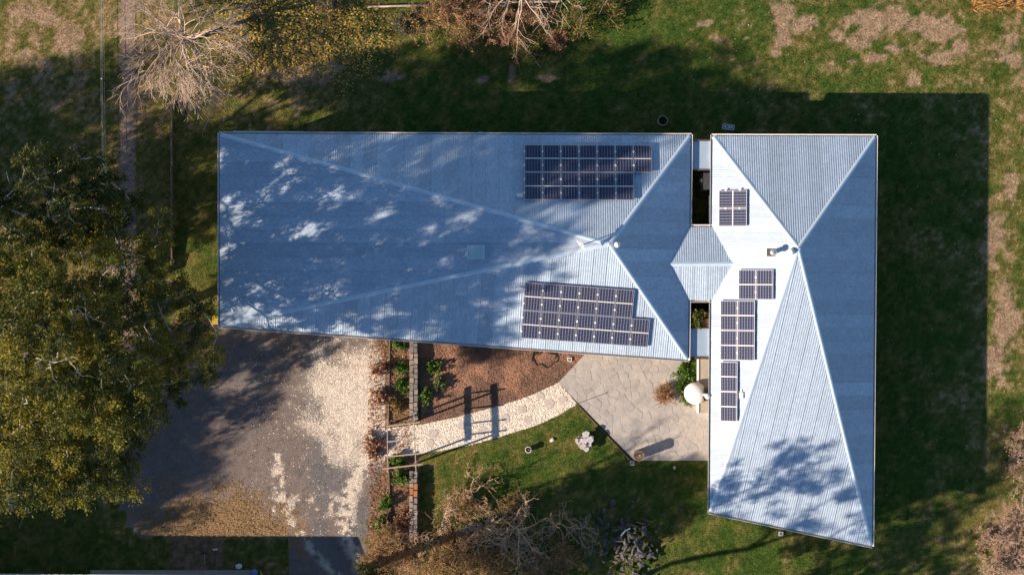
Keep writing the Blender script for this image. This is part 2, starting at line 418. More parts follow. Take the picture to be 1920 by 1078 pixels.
# stepping stones in the gravel path
def blob(cx, cy, r, n=8, z0=0, z1=.05, sx=1.0):
    a0 = random.random()*6; pts = []
    for k in range(n):
        a = a0+2*math.pi*k/n; q = r*random.uniform(.78, 1.1); pts.append((cx+math.cos(a)*q*sx, cy+math.sin(a)*q))
    return pts
for px, py, r in [(1012,742,.26),(1030,758,.30),(979,767,.30),(990,787,.26),(948,785,.28),(905,806,.27),(865,797,.3),(812,812,.32),(805,830,.26),(755,818,.24),(744,838,.26),(1055,748,.26)]:
    p = W(px, py); m = MB(); m.prism(blob(p.x, p.y, r), 0, .032); obj('stepping_stone', m, MAT['pale_stone'], path)

# ------------------------------------------------------------------ scatter: grass, pebbles, litter ("stuff")
HOUSE_L = [(414,253),(1293,256),(1288,672),(414,609)]; HOUSE_R = [(1338,257),(1640,258),(1633,1021),(1333,958)]
HARD = [PATIO_PX, PATH, BED]
def scatter_px(n, box, fn):
    x = rng.uniform(box[0], box[2], n); y = rng.uniform(box[1], box[3], n); k = fn(x, y); return x[k], y[k]
def grass_ok(x, y):
    k = np.ones(x.shape, bool)
    for p in HARD: k &= ~in_poly(x, y, p)
    k &= ~in_poly(x, y, DRIVE) | (fbm(x/8, y/8, 88, 2) > .74) | ((litter_patch(x, y) > .5) & (fbm(x/10, y/10, 87, 2) > .5))
    k &= ~in_poly(x, y, [(440, 270), (1275, 270), (1275, 640), (440, 590)]) & ~in_poly(x, y, [(1350, 275), (1620, 275), (1620, 1000), (1350, 940)])
    k &= ~((np.abs(x-240) < 13) & (y < 640) & (fbm(x/6, y/6, 89, 2) < .6)) & ~((x > 1285) & (x < 1340) & (y > 250) & (y < 870))
    return k
def blades(n, box, fn, lmin, lmax, wid, lean, colf, name, label, cat, zb=0.0):
    x, y = scatter_px(n, box, fn); m = len(x); X = (x-960)/S; Y = (539-y)/S
    a = rng.uniform(0, 2*np.pi, m); L = rng.uniform(lmin, lmax, m)*(.6+.8*fbm(x/15, y/15, 77, 3)); w = wid*rng.uniform(.6, 1.3, m); ln = rng.uniform(.2, lean, m)
    dx, dy = np.cos(a), np.sin(a)
    b0 = np.stack([X-dy*w, Y+dx*w, np.full(m, zb-.005)], 1); b1 = np.stack([X+dy*w, Y-dx*w, np.full(m, zb-.005)], 1)
    t = np.stack([X+dx*L*ln, Y+dy*L*ln, zb+L*np.sqrt(np.clip(1-ln*ln, .05, 1))], 1)
    v = np.stack([b0, b1, t], 1).reshape(-1, 3)
    col = colf(x, y)*rng.uniform(.7, 1.5, (m, 1))*np.array([1.05, 1.05, .95]); col = np.repeat(col, 3, 0)
    o = link(name, fast_mesh(name, v, 3, MAT['grass'], col), kind='stuff'); return tag(o, label, cat)
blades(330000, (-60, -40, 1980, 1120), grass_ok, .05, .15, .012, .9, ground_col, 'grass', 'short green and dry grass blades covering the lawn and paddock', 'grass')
blades(2600, (1800, -30, 1930, 22), lambda x, y: (y < 18-abs(1)*0) & ((np.abs(x-1850) < 28) | (x > 1895)), .5, 1.1, .03, .95, lambda x, y: np.tile(np.array([[.50, .33, .14]]), (len(x), 1)), 'straw_grass', 'tall golden straw grass tussocks at the edge of the paddock', 'grass')

def pebbles(n, box, fn, r0, r1, colf, name, label, cat, z, flat=.6):
    x, y = scatter_px(n, box, fn); m = len(x); X = (x-960)/S; Y = (539-y)/S; r = rng.uniform(r0, r1, m)
    base = np.array([(1, 0, 0), (0, 1, 0), (-1, 0, 0), (0, -1, 0), (0, 0, 1)], float)
    a = rng.uniform(0, 6.3, m); sx = rng.uniform(.6, 1.3, (m, 1)); V = []
    for b in base:
        q = np.stack([b[0]*np.cos(a)-b[1]*np.sin(a), b[0]*np.sin(a)+b[1]*np.cos(a), np.full(m, b[2]*flat)], 1)*r[:, None]*rng.uniform(.75, 1.2, (m, 1))
        if b[0] != 0: q = q*np.concatenate([sx, sx, np.ones((m, 1))], 1)
        q = q+np.stack([X+rng.uniform(-.2, .2, m)*r*(b[2] > 0), Y, np.full(m, z)], 1); V.append(q)
    V = np.stack(V, 1)
    tr = np.array([(0, 1, 4), (1, 2, 4), (2, 3, 4), (3, 0, 4)])
    tris = (np.arange(m)[:, None, None]*5+tr[None]).reshape(-1, 3)
    col = np.repeat(colf(x, y)*rng.uniform(.72, 1.25, (m, 1)), 5, 0)
    o = link(name, indexed_mesh(name, V.reshape(-1, 3), tris, MAT['pebble'], col), kind='stuff'); return tag(o, label, cat)
cream = lambda x, y: np.array([.80, .72, .62])[None, :]*np.ones((len(x), 1))*(.75+.5*rng.random((len(x), 1)))
pebbles(13000, (705, 715, 1090, 860), lambda x, y: in_poly(x, y, PATH), .02, .06, cream, 'path_gravel', 'loose cream gravel filling the curved path with stepping stones', 'gravel', .012)
pebbles(75000, (470, 630, 725, 1010), lambda x, y: in_poly(x, y, DRIVE) & (white_mask(x, y)+.03 > rng.random(x.shape)**.8), .012, .038, cream, 'white_gravel', 'patches of pale gravel spread over the grey driveway', 'gravel', .004)
pebbles(16000, (230, 590, 725, 1100), lambda x, y: in_poly(x, y, DRIVE), .015, .045, drive_col, 'driveway_gravel', 'fine grey brown gravel of the driveway surface', 'gravel', .004)
pebbles(9000, (783, 610, 1100, 800), lambda x, y: in_poly(x, y, BED), .02, .07, bed_col, 'bark_mulch', 'orange brown mulch chips in the garden bed beside the house', 'mulch', .008)

def flat_leaves(n, box, fn, l0, l1, cols, name, label, z=.03):
    x, y = scatter_px(n, box, fn); m = len(x); X = (x-960)/S; Y = (539-y)/S; L = rng.uniform(l0, l1, m); a = rng.uniform(0, 6.3, m)
    dx, dy = np.cos(a)*L, np.sin(a)*L; tz = rng.uniform(-.6, .6, m)*L; zz = z+rng.uniform(0, .05, m)
    v = np.stack([np.stack([X-dx, Y-dy, zz-tz*.3], 1), np.stack([X+dy*.5, Y-dx*.5, zz+abs(tz)*.5], 1), np.stack([X+dx, Y+dy, zz+tz*.6], 1), np.stack([X-dy*.5, Y+dx*.5, zz], 1)], 1)
    c = np.array(cols)[rng.integers(0, len(cols), m)]*rng.uniform(.7, 1.3, (m, 1))
    o = link(name, fast_mesh(name, v.reshape(-1, 3), 4, MAT['leaf'], np.repeat(c, 4, 0)), kind='stuff'); return tag(o, label, 'leaves')
def litter_zone(x, y):
    d = np.sqrt(((x-570)/170)**2+((y-65)/95)**2)+.8*(fbm(x/40, y/40, 66, 3)-.5); return rng.random(x.shape) < sstep(1.25, .4, d)
flat_leaves(9000, (400, -30, 780, 190), litter_zone, .045, .10, [(.60, .42, .09), (.45, .30, .07), (.36, .22, .06), (.55, .42, .15)], 'fallen_leaves', 'golden fallen leaves strewn over olive ground behind the house')
flat_leaves(5000, (690, 640, 770, 1010), lambda x, y: rng.random(x.shape) < .35+.5*(fbm(x/12, y/12, 67, 2) > .5), .03, .08, [(.38, .20, .12), (.30, .15, .09), (.42, .27, .17)], 'bed_leaf_litter', 'brown leaf litter in the narrow bed along the stone wall')
flat_leaves(7000, (250, 890, 540, 1005), lambda x, y: litter_patch(x, y) > rng.random(x.shape), .02, .055, [(.45, .27, .15), (.40, .29, .16), (.33, .24, .10)], 'dry_leaf_litter', 'dry brown leaf litter on the strip between driveway and shed')
flat_leaves(260, (1290, 0, 1920, 1078), lambda x, y: (x > 1640) | (y < 240), .035, .07, [(.5, .45, .36), (.4, .33, .24)], 'lawn_leaves', 'scattered pale dry leaves lying on the lawn')

# ------------------------------------------------------------------ the house
ZE = 3.40
house = thing('house', (0, 0, 0), 'large house with two grey corrugated metal hip roofs joined by a small gabled link', 'house')
house.location = (0, 0, 0)
Lc = [W(p[0], p[1], ZE) for p in HOUSE_L]; Rc = [W(p[0], p[1], ZE) for p in HOUSE_R]
ZA = ZE+2.2
La = W(1143, 458, ZA); Ra = W(1497, 465, ZA)

def inset(poly, d):
    n = len(poly); out = []
    for i in range(n):
        p0, p1, p2 = poly[i-1].xy, poly[i].xy, poly[(i+1) % n].xy
        d1 = (p1-p0).normalized(); d2 = (p2-p1).normalized()
        n1 = Vector((d1.y, -d1.x)); n2 = Vector((d2.y, -d2.x))   # clockwise polygon: inward is to the right
        b = (n1+n2); b = b/(b.dot(n1)); out.append(p1+b*d)
    return out
# polygons are given clockwise in world space (TL, TR, BR, BL)
for nm, cs in (('left', Lc), ('right', Rc)):
    ins = inset(cs, .55); m = MB(); ring = ins; inn = inset([Vector((p.x, p.y, 0)) for p in ins], .2); n = 4
    v = [(p.x, p.y, -.05) for p in ring]+[(p.x, p.y, ZE-.12) for p in ring]
    m.add(v, [(i, n+i, n+(i+1) % n, (i+1) % n) for i in range(n)]+[(4, 5, 6, 7)])
    wl = obj('wall', m, MAT['wall'], house)
    # windows in the outer walls
    for i in range(4):
        a, b = ring[i], ring[(i+1) % 4]; L = (b-a).length; k = int(L//4.2); d = (b-a).normalized(); o_ = Vector((-d.y, d.x))
        for j in range(k):
            c = a+d*(L*(j+.5)/k); w = 1.7
            p0 = Vector((c.x-d.x*w/2, c.y-d.y*w/2, 1.55)); p1 = Vector((c.x+d.x*w/2, c.y+d.y*w/2, 1.55)); off = Vector((o_.x, o_.y, 0))
            m = MB()
            for z in (.95, 2.15): m.bar(Vector((p0.x, p0.y, z))+off*.02, Vector((p1.x, p1.y, z))+off*.02, .08, .07)
            for q in (p0, p1): m.box(Vector((q.x, q.y, 1.55))+off*.02, .07, .07, 1.13)
            wf = obj('window', m, MAT['window_frame'], house)
            m = MB(); m.bar(p0+off*.005, p1+off*.005, .03, 1.16); obj('pane', m, MAT['window_glass'], wf)

def sheets(A, e, w, nrm, u0, u1, vlo, vhi, parent, pitch=.127, cover=.762):
    k = 0; u = u0
    while u < u1-1e-3:
        ue = min(u+cover, u1); ns = max(2, int(round((ue-u)/pitch*6)))
        us = np.linspace(u, ue+.012, ns+1); vs_ = []; fs = []
        for j, uu in enumerate(us):
            uc = min(max(uu, u0+1e-3), u1-1e-3); lo, hi = vlo(uc), max(vhi(uc), vlo(uc)+.004)
            h = .0065*math.cos(2*math.pi*uu/pitch)+.012*(uu-u)/cover
            for v_ in (lo, hi): p = A+e*uu+w*v_+nrm*(h+.012); vs_.append((p.x, p.y, p.z))
        for j in range(ns): fs.append((2*j, 2*j+2, 2*j+3, 2*j+1))
        me = bpy.data.meshes.new('roof_sheet'); me.from_pydata(vs_, [], fs); me.update(); me.materials.append(MAT['roof_metal'])
        me.polygons.foreach_set('use_smooth', [True]*len(fs))
        link('roof_sheet', me, parent); u = ue; k += 1

FACES = {}
def hip_roof(corners, apex, key):
    m = MB(); dz = Vector((0, 0, .03))
    m.add([c-dz for c in corners]+[apex-dz]+[c-dz*3 for c in corners], [(1, 0, 4), (2, 1, 4), (3, 2, 4), (0, 3, 4), (5, 6, 7, 8)]+[(i, (i+1) % 4, 5+(i+1) % 4, 5+i) for i in range(4)])
    roof = obj('roof', m, MAT['deck'], house); nrms = []
    for i, side in enumerate('NESW'):
        B, A = corners[i], corners[(i+1) % 4]      # run so that upslope is n x e
        e = (B-A); L = e.length; e = e/L; nrm = e.cross(apex-A).normalized()
        if nrm.z < 0: nrm = -nrm
        w = nrm.cross(e); 
        uc = (apex-A).dot(e); vc = (apex-A).dot(w)
        if vc < 0: w = -w; vc = -vc
        FACES[key+side] = (A, e, w, nrm); nrms.append((nrm, w))
        sheets(A, e, w, nrm, 0.0, L, lambda u: -.05, lambda u, L=L, uc=uc, vc=vc: vc*min(u/uc, (L-u)/(L-uc)), roof)
    for i in range(4):                              # hip caps
        c = corners[i]; f1 = nrms[i]; f2 = nrms[i-1]; d = (apex-c).normalized(); m = MB(); vv = []
        for p in (c-d*.02, apex):
            s1 = f1[0].cross(d); s2 = f2[0].cross(d)
            if s1.dot(f1[1]) < 0 and False: pass
            # side vectors lie in each face, pointing away from the hip into that face
            cen1 = (corners[i]+corners[(i+1) % 4])/2-c; cen2 = (corners[i]+corners[i-1])/2-c
            if s1.dot(cen1) < 0: s1 = -s1
            if s2.dot(cen2) < 0: s2 = -s2
            up = (f1[0]+f2[0]).normalized()
            vv += [p+s1*.12+f1[0]*.026, p+s1*.03+up*.045, p+s2*.03+up*.045, p+s2*.12+f2[0]*.026]
        m.add(vv, [(0, 4, 5, 1), (1, 5, 6, 2), (2, 6, 7, 3)])
        obj('hip_cap', m, MAT['roof_trim'], roof)
    return roof
roofL = hip_roof(Lc, La, 'L'); roofR = hip_roof(Rc, Ra, 'R')

def gutter(a, b, parent):
    a, b = Vector(a), Vector(b); d = (b-a).normalized(); o = Vector((-d.y, d.x, 0))   # outward (clockwise polygon)
    m = MB(); prof = [(-.02, -.02), (-.02, -.13), (.06, -.13), (.16, -.015), (.18, -.015), (.08, -.15), (-.03, -.15)]
    for p, s in ((a, -1), (b, 1)):
        for x, z in prof: m.v.append(tuple(p+d*s*(.06+x*.3)+o*x+Vector((0, 0, z))))
    n = len(prof); m.f = [(i, i+1, n+i+1, n+i) for i in range(n-1)]
    g = obj('gutter', m, MAT['gutter'], parent)
    m = MB(); m.bar(a-o*.04+Vector((0, 0, -.12)), b-o*.04+Vector((0, 0, -.12)), .03, .2); obj('fascia', m, MAT['fascia'], parent)
for cs in (Lc, Rc):
    for i in range(4): gutter(cs[i], cs[(i+1) % 4], house)

# link roof between the wings
lk = {k: W(*p) for k, p in dict(tl=(1288, 427, ZE), tr=(1340, 427, ZE), br=(1338, 561, ZE), bl=(1288, 561, ZE)).items()}
ZR = ZE+.52; rl = W(1250, 495, ZR); rr = W(1381, 494, ZR)
m = MB(); dz = Vector((0, 0, .03))
m.add([lk['tl']-dz, lk['tr']-dz, lk['br']-dz, lk['bl']-dz, rl-dz, rr-dz], [(0, 4, 5, 1), (3, 2, 5, 4)])
link_roof = obj('roof', m, MAT['deck'], house)
for a, b in (('tr', 'tl'), ('bl', 'br')):
    A, B = lk[a], lk[b]; r0, r1 = (rr, rl) if a == 'tr' else (rl, rr)
    e = (B-A).normalized(); L = (B-A).length; mid = (rl+rr)/2; nrm = e.cross(mid-A).normalized()
    if nrm.z < 0: nrm = -nrm
    w = nrm.cross(e)
    if w.dot(mid-A) < 0: w = -w
    vr = (mid-A).dot(w); ua = (r0-A).dot(e); ub = (r1-A).dot(e)
    def vlo(u, ua=ua, ub=ub, L=L, vr=vr):
        if u < 0: return vr*u/ua
        if u > L: return vr*(u-L)/(ub-L)
        return -.04
    sheets(A, e, w, nrm, ua, ub, vlo, lambda u, vr=vr: vr, link_roof)
m = MB(); m.add([rl+Vector((0, .14, -.01)), rr+Vector((0, .14, -.01)), rl+Vector((0, 0, .05)), rr+Vector((0, 0, .05)), rl+Vector((0, -.14, -.01)), rr+Vector((0, -.14, -.01))], [(0, 1, 3, 2), (2, 3, 5, 4)][::1])
obj('ridge_cap', m, MAT['roof_trim'], link_roof)
gutter(W(1294, 427, ZE), W(1334, 427, ZE), house); gutter(W(1334, 561, ZE), W(1294, 561, ZE), house)
m = MB()
for y in (445, 545):
    a, b = W(1280, y), W(1350, y); m.bar(Vector((a.x, a.y, 1.6)), Vector((b.x, b.y, 1.6)), .15, 3.4)
obj('wall', m, MAT['wall'], house)
# low flat roofs in the gap
ZF = 3.19
for y0, y1 in ((264, 319), (615, 670)):
    a = W(1280, y0, ZF); b = W(1344, y1, ZF); m = MB(); m.box(((a.x+b.x)/2, (a.y+b.y)/2, ZF-.06), b.x-a.x, a.y-b.y, .12); fr = obj('flat_roof', m, MAT['flat_roof'], house)
    for yy in (a.y, b.y):
        m = MB(); m.box(((a.x+b.x)/2, yy, ZF-.04), b.x-a.x+.04, .06, .19); obj('edge_trim', m, MAT['fascia'], fr)
    for yy in (y0+5, y1-5):
        p, q = W(1284, yy), W(1342, yy); m = MB(); m.bar(Vector((p.x, p.y, 1.3)), Vector((q.x, q.y, 1.3)), .12, 2.7); obj('wall', m, MAT['wall'], house)
# raised brick planter between the wings, level with the flat roof
a = W(1296, 584, 3.2); b = W(1335, 613, 3.2); pc = Vector(((a.x+b.x)/2, (a.y+b.y)/2, 0)); pw, ph = b.x-a.x, a.y-b.y
pb = thing('brick_planter', pc, 'tall brown planter of soil in the gap between the wings below the link roof', 'planter')
m = MB(); m.box(pc+Vector((0, 0, 1.55)), pw-.1, ph-.06, 3.1); obj('base', m, MAT['wall'], pb)
for sgn in (-1, 1):
    m = MB(); m.box(pc+Vector((sgn*(pw/2-.04), 0, 3.16)), .08, ph, .16); obj('rim', m, MAT['fascia'], pb)
    m = MB(); m.box(pc+Vector((0, sgn*(ph/2-.04), 3.16)), pw-.16, .08, .159); obj('rim', m, MAT['fascia'], pb)
m = MB(); m.box(pc+Vector((0, 0, 3.14)), pw-.14, ph-.14, .12); obj('soil', m, MAT['soil'], pb)

def on_face(key, px, py, lift=0.0):
    A, e, w, n = FACES[key]; o = Vector((0, 0, CAM_H)); d = W(px, py, 0)-o; t = (A+n*lift-o).dot(n)/d.dot(n); return o+d*t
def face_frame(key, px, py, lift=0.0):
    A, e, w, n = FACES[key]; return on_face(key, px, py, lift), e, w, n
def basis(x, y, z, p):
    M = Matrix((x, y, z)).transposed().to_4x4(); M.translation = p; return M

# skylight, vents, flue, isolator boxes (parts of the house)
def on_roof(name, mb, mat, M, parent=house, smooth=False):
    mb.v = [tuple(M @ Vector(v)) for v in mb.v]; return obj(name, mb, mat, parent, smooth)
p, e, w, n = face_frame('LW', 893, 473); x = -w; Mx = basis(w, n.cross(w), n, p)
m = MB(); m.box((0, 0, .02), 1.25, 1.0, .05); fl = on_roof('skylight_flashing', m, MAT['flat_roof'], Mx)
m = MB()
for sx in (-1, 1): m.box((sx*.44, 0, .17), .07, .73, .30); m.box((0, sx*.33, .171), .81, .07, .30)
sk = on_roof('skylight', m, MAT['roof_trim'], Mx)
m = MB(); m.box((0, 0, .29), .83, .61, .03); on_roof('pane', m, MAT['skylight_glass'], Mx, sk)
def dome_vent(key, px, py, r, lift, mat):
    p, e, w, n = face_frame(key, px, py); M0 = Matrix.Translation(p)
    m = MB(); m.lathe((0, 0, -.1), [(r*.7, 0), (r*.7, lift+.1)], 16); st = on_roof('vent_pipe', m, MAT['aluminium'], M0)
    m = MB(); m.lathe((0, 0, lift), [(r*.9, 0), (r, .06), (r*.97, .14), (r*.75, .24), (r*.4, .31), (.02, .33)], 20); on_roof('vent_dome', m, mat, M0, st, True)
dome_vent('LE', 1157, 459, .17, .15, MAT['white_paint'])
dome_vent('RW', 1483, 472, .19, .06, MAT['white_paint'])
p, e, w, n = face_frame('RW', 1446, 473.5); Mx = basis(w, n.cross(w), n, p)
m = MB(); m.box((0, 0, .02), .66, .62, .05); fb = on_roof('flue_flashing', m, MAT['white_paint'], Mx)
m = MB(); m.box((0, 0, .06), .48, .44, .06); on_roof('flue_base', m, MAT['dark_metal'], Mx, fb)
m = MB(); m.lathe((p.x+.04, p.y, p.z), [(.13, -.05), (.13, .62), (.17, .62), (.18, .70), (.17, .78), (.12, .82), (.02, .84)], 18); obj('flue', m, MAT['aluminium'], house, True)
for key, px, py in (('LN', 975, 367), ('LS', 976, 541), ('RW', 1391, 741)):
    p, e, w, n = face_frame(key, px, py); Mx = basis(e, w, n, p)
    m = MB(); m.box((0, 0, .06), .34, .22, .10); jb = on_roof('isolator_box', m, MAT['white_paint'], Mx)
    m = MB(); m.tube([(-.15, 0, .05), (-.32, .02, .06)] if key != 'LN' else [(.15, 0, .05), (.32, .02, .06)], .03, 6); on_roof('conduit', m, MAT['white_paint'], Mx, jb)

# solar panels ------------------------------------------------------
PWID, PLEN = 1.0, 1.655
def panel_meshes():
    d = {}
    m = MB(); t = .028
    for s in (-1, 1):
        m.box((s*(PWID/2-t/2), 0, 0), t, PLEN, .04); m.box((0, s*(PLEN/2-t/2), 0), PWID-2*t, t, .04)
    d['frame'] = (m, 'aluminium')
    m = MB(); m.box((0, 0, .004), PWID-2*t, PLEN-2*t, .024); d['cell_sheet'] = (m, 'solar_cells')
    m = MB(); m.box((0, 0, .012), PWID-2*t, .05, .018); d['divider'] = (m, 'white_paint')
    m = MB(); m.box((0, 0, -.085), PWID+.02, .045, .13); d['mounting_rail'] = (m, 'aluminium')
    m = MB(); m.box((0, 0, .016), .10, .10, .04); d['clamp'] = (m, 'white_paint')
    r = {}
    for k, (mb, mt) in d.items():
        me = bpy.data.meshes.new(k); me.from_pydata(mb.v, [], mb.f); me.update(); me.materials.append(MAT[mt]); r[k] = me
    return r
PM = panel_meshes()
def panel(center, xax, yax, n, label, group):
    o = thing('solar_panel', (0, 0, 0), label, 'solar panel', group)
    o.matrix_world = basis(xax, yax, n, center)
    link('frame', PM['frame'], o); link('cell_sheet', PM['cell_sheet'], o); link('divider', PM['divider'], o)
    for s in (-1, 1):
        r = link('mounting_rail', PM['mounting_rail'], o); r.location = (0, s*PLEN*.25, 0)
        c = link('clamp', PM['clamp'], o); c.location = (-PWID/2-.005, s*PLEN*.25, .014)
ORD = ['first', 'second', 'third', 'fourth', 'fifth', 'sixth', 'seventh']
def array(key, px, py, xdir, ydir, rows, label, group, gap=.02, px_w=PWID, py_w=PLEN):
    A, e, w, n = FACES[key]; p0 = on_face(key, px, py)+n*.145
    for j, cnt in enumerate(rows):
        for i in range(cnt):
            c = p0+xdir*((i+.5)*(px_w+gap))+ydir*((j+.5)*(py_w+gap))
            lb = label(i, j) if callable(label) else label
            if px_w == PWID: panel(c, xdir, -ydir, n, lb, group)
            else: panel(c, ydir, xdir, n, lb, group)
A, e, w, n = FACES['LN']; ex = e if e.x > 0 else -e
array('LN', 983, 273.5, ex, w if w.y < 0 else -w, [7, 6], lambda i, j: '%s solar panel from the isolator box end, %s row of the shaded array' % (ORD[i], ('eave', 'ridge')[j]), 'solar panels of the shaded array on the long wing')
A, e, w, n = FACES['LS']; ex = e if e.x > 0 else -e
array('LS', 984.5, 527, ex, w if w.y < 0 else -w, [6, 7], lambda i, j: '%s solar panel from the isolator box end, %s row of the sunlit array' % (ORD[i], ('ridge', 'eave')[j]), 'solar panels of the sunlit array on the long wing')
A, e, w, n = FACES['RW']; ey = e if e.y < 0 else -e; ex = w if w.x > 0 else -w
array('RW', 1349.5, 357, ex, ey, [1, 1], lambda i, j: 'solar panel laid crosswise above the dark courtyard, one of two, %s the flue' % ('farther from', 'nearer to')[j], 'two stacked crosswise solar panels', .02, PLEN, PWID)
array('RW', 1386.5, 505.5, ex, ey, [2], lambda i, j: 'solar panel of the pair beside the flue, on its %s side' % ('courtyard', 'ridge')[i], 'pair of solar panels beside the flue')
array('RW', 1352.5, 563, ex, ey, [2, 2], lambda i, j: 'solar panel in the block of four, %s side, nearer to the %s' % (('eave', 'ridge')[i], ('flue', 'dome oven')[j]), 'block of four solar panels')
array('RW', 1352.5, 677.5, ex, ey, [1, 1], lambda i, j: 'solar panel of the single column, %s' % ('touching the block of four', 'beside the small white isolator box')[j], 'single column of solar panels')

# TV antenna
p = on_face('LW', 1088, 461); an = thing('antenna', p, 'white television antenna standing on the ridge of the long wing', 'antenna')
m = MB(); top = p+Vector((0, 0, 1.0)); m.tube([p-Vector((0, 0, .1)), top+Vector((0, 0, .1))], .03, 8); obj('mast', m, MAT['aluminium'], an)
dd = Vector((-.72, -.66, 0)).normalized(); sd = Vector((-dd.y, dd.x, 0)); m = MB(); m.bar(top-dd*.12, top+dd*.85, .03, .03); bm_ = obj('boom', m, MAT['aluminium'], an)
for k in range(9): m = MB(); c = top+dd*(.18+.08*k); m.bar(c-sd*.13, c+sd*.13, .022, .02); obj('element', m, MAT['aluminium'], an)
m = MB(); m.bar(top-sd*.32, top+sd*.32, .09, .05); m.bar(top-dd*.1-sd*.16, top-dd*.1+sd*.16, .07, .3); obj('reflector', m, MAT['white_paint'], an)

# ladder along the north wall of the long wing, brackets on the gutter
a = W(437, 250, 3.1); b = W(569, 251, 3.1); ld = thing('ladder', (a+b)/2-Vector((0, 0, 0)), 'aluminium ladder hung along the eave of the long wing', 'ladder')
for dy in (.30, 0.02):
    m = MB(); m.bar(a+Vector((0, dy-.2, 0)), b+Vector((0, dy-.2, 0)), .045, .07); obj('rail', m, MAT['aluminium'], ld)
for k in range(14):
    c = a+(b-a)*((k+.35)/14); m = MB(); m.bar(c+Vector((0, -.2, 0)), c+Vector((0, .12, 0)), .035, .035); obj('rung', m, MAT['aluminium'], ld)
for t in (.15, .85):
    c = a+(b-a)*t; m = MB(); m.bar(c+Vector((0, -.85, -.06)), c+Vector((0, .1, -.06)), .04, .05); obj('bracket', m, MAT['dark_metal'], ld)
# rain heads beside the eaves
for px, py, lab in ((901, 251, 'small grey rainwater head at the eave of the long wing'),):
    p = W(px, py, 3.1); t = thing('rain_head', (p.x, p.y, 0), lab, 'drainpipe'); m = MB(); m.box((p.x, p.y, 3.0), .24, .2, .26); obj('hopper', m, MAT['roof_trim'], t)
    m = MB(); m.box((p.x, p.y, 3.135), .15, .11, .02); obj('inlet', m, MAT['dark_metal'], t); m = MB(); m.tube([(p.x, p.y, 0), (p.x, p.y, 2.9)], .05, 8); obj('pipe', m, MAT['roof_trim'], t)

# gap objects: hot water unit, bench, oven
p = W(1325, 340, 1.6); hw = thing('water_heater', (p.x, p.y, 0), 'pale blue grey water heater in the dark courtyard between the wings', 'water heater')
m = MB(); m.box((p.x, p.y, .85), .42, 1.0, 1.7, None, .96); obj('cabinet', m, MAT['white_paint'], hw)
m = MB(); m.lathe((p.x-.2, p.y+.05, 0), [(.2, 0), (.2, 1.3), (.12, 1.4)], 16); obj('tank', m, MAT['aluminium'], hw)
p = W(1331, 396, 2.6); ap = thing('wall_awning', (p.x, p.y, 0), 'narrow white awning box on the wall of the dark courtyard', 'awning')
m = MB(); m.box((p.x+.02, p.y, 2.6), .16, 1.75, .14); obj('cassette', m, MAT['cream_box'], ap); m = MB(); m.box((p.x+.3, p.y, 2.55), .45, .08, .08); obj('bracket', m, MAT['dark_metal'], ap)

a = W(1304, 672); b = W(1345, 772); bn = thing('oven_bench', ((a.x+b.x)/2, (a.y+b.y)/2, 0), 'rendered masonry bench with pale concrete top under the dome oven', 'bench')
m = MB(); m.box(((a.x+b.x)/2+.04, (a.y+b.y)/2, .42), b.x-a.x-.1, a.y-b.y-.05, .84); obj('base', m, MAT['white_render'], bn)
m = MB(); m.box(((a.x+b.x)/2, (a.y+b.y)/2, .87), b.x-a.x, a.y-b.y, .08); obj('bench_top', m, MAT['concrete'], bn)
m = MB(); m.box((a.x+.05, (a.y+b.y)/2, .93), .12, a.y-b.y+.003, .05); obj('edge', m, MAT['white_render'], bn)
p = W(1304, 737.5, 1.2); ov = thing('pizza_oven', (p.x, p.y, .9), 'white rendered dome oven with dark mouth beside the patio plants', 'oven')
m = MB(); R = .64; prof = [(R*.98, 0), (R, .2)]+[(R*math.cos(t), .2+.36*math.sin(t)) for t in np.linspace(.15, 1.5, 9)]
m.lathe((p.x, p.y, .90), [(R*.9, -.9), (R*.95, -.02)]+prof, 36)
cut = p.x+.5
m.v = [(min(v[0], cut), v[1], v[2]) for v in m.v]; obj('dome', m, MAT['white_render'], ov, True)
m = MB(); m.box((cut+.16, p.y-.05, 1.16), .34, .62, .5); obj('mouth', m, MAT['soot'], ov)
q = W(1327.5, 743, 3.5); m = MB(); m.tube([(q.x, q.y, 1.3), (q.x, q.y, 3.25)], .085, 10); obj('flue_pipe', m, MAT['white_paint'], ov, True)
m = MB(); m.lathe((q.x, q.y, 3.25), [(.1, 0), (.17, .05), (.17, .14), (.10, .22), (.02, .25)], 16); obj('cowl', m, MAT['white_paint'], ov, True)

# ------------------------------------------------------------------ pergola, walls, edging
ZP = 2.2
pg = thing('pergola', W(752, 836), 'open timber pergola of thin beams over the start of the gravel path', 'pergola')
for px, py in ((727, 800), (778, 793), (727, 881), (779, 874)):
    a = W(px, py, ZP); m = MB(); m.box((a.x, a.y, 1.08), .09, .09, 2.2); obj('post', m, MAT['timber'], pg)
for x0, y0, x1, y1 in ((726, 784, 727, 886), (776, 778, 780, 884)):
    m = MB(); m.bar(W(x0, y0, ZP-.03), W(x1, y1, ZP-.03), .05, .19); obj('beam', m, MAT['timber'], pg)
for x0, y0, x1, y1 in ((724, 799, 788, 791.5), (728, 856, 791, 849.5), (716, 879, 792, 870), (726, 828, 786, 822)):
    m = MB(); m.bar(W(x0, y0, ZP+.09), W(x1, y1, ZP+.09), .075, .06); obj('crossbeam', m, MAT['timber'], pg)

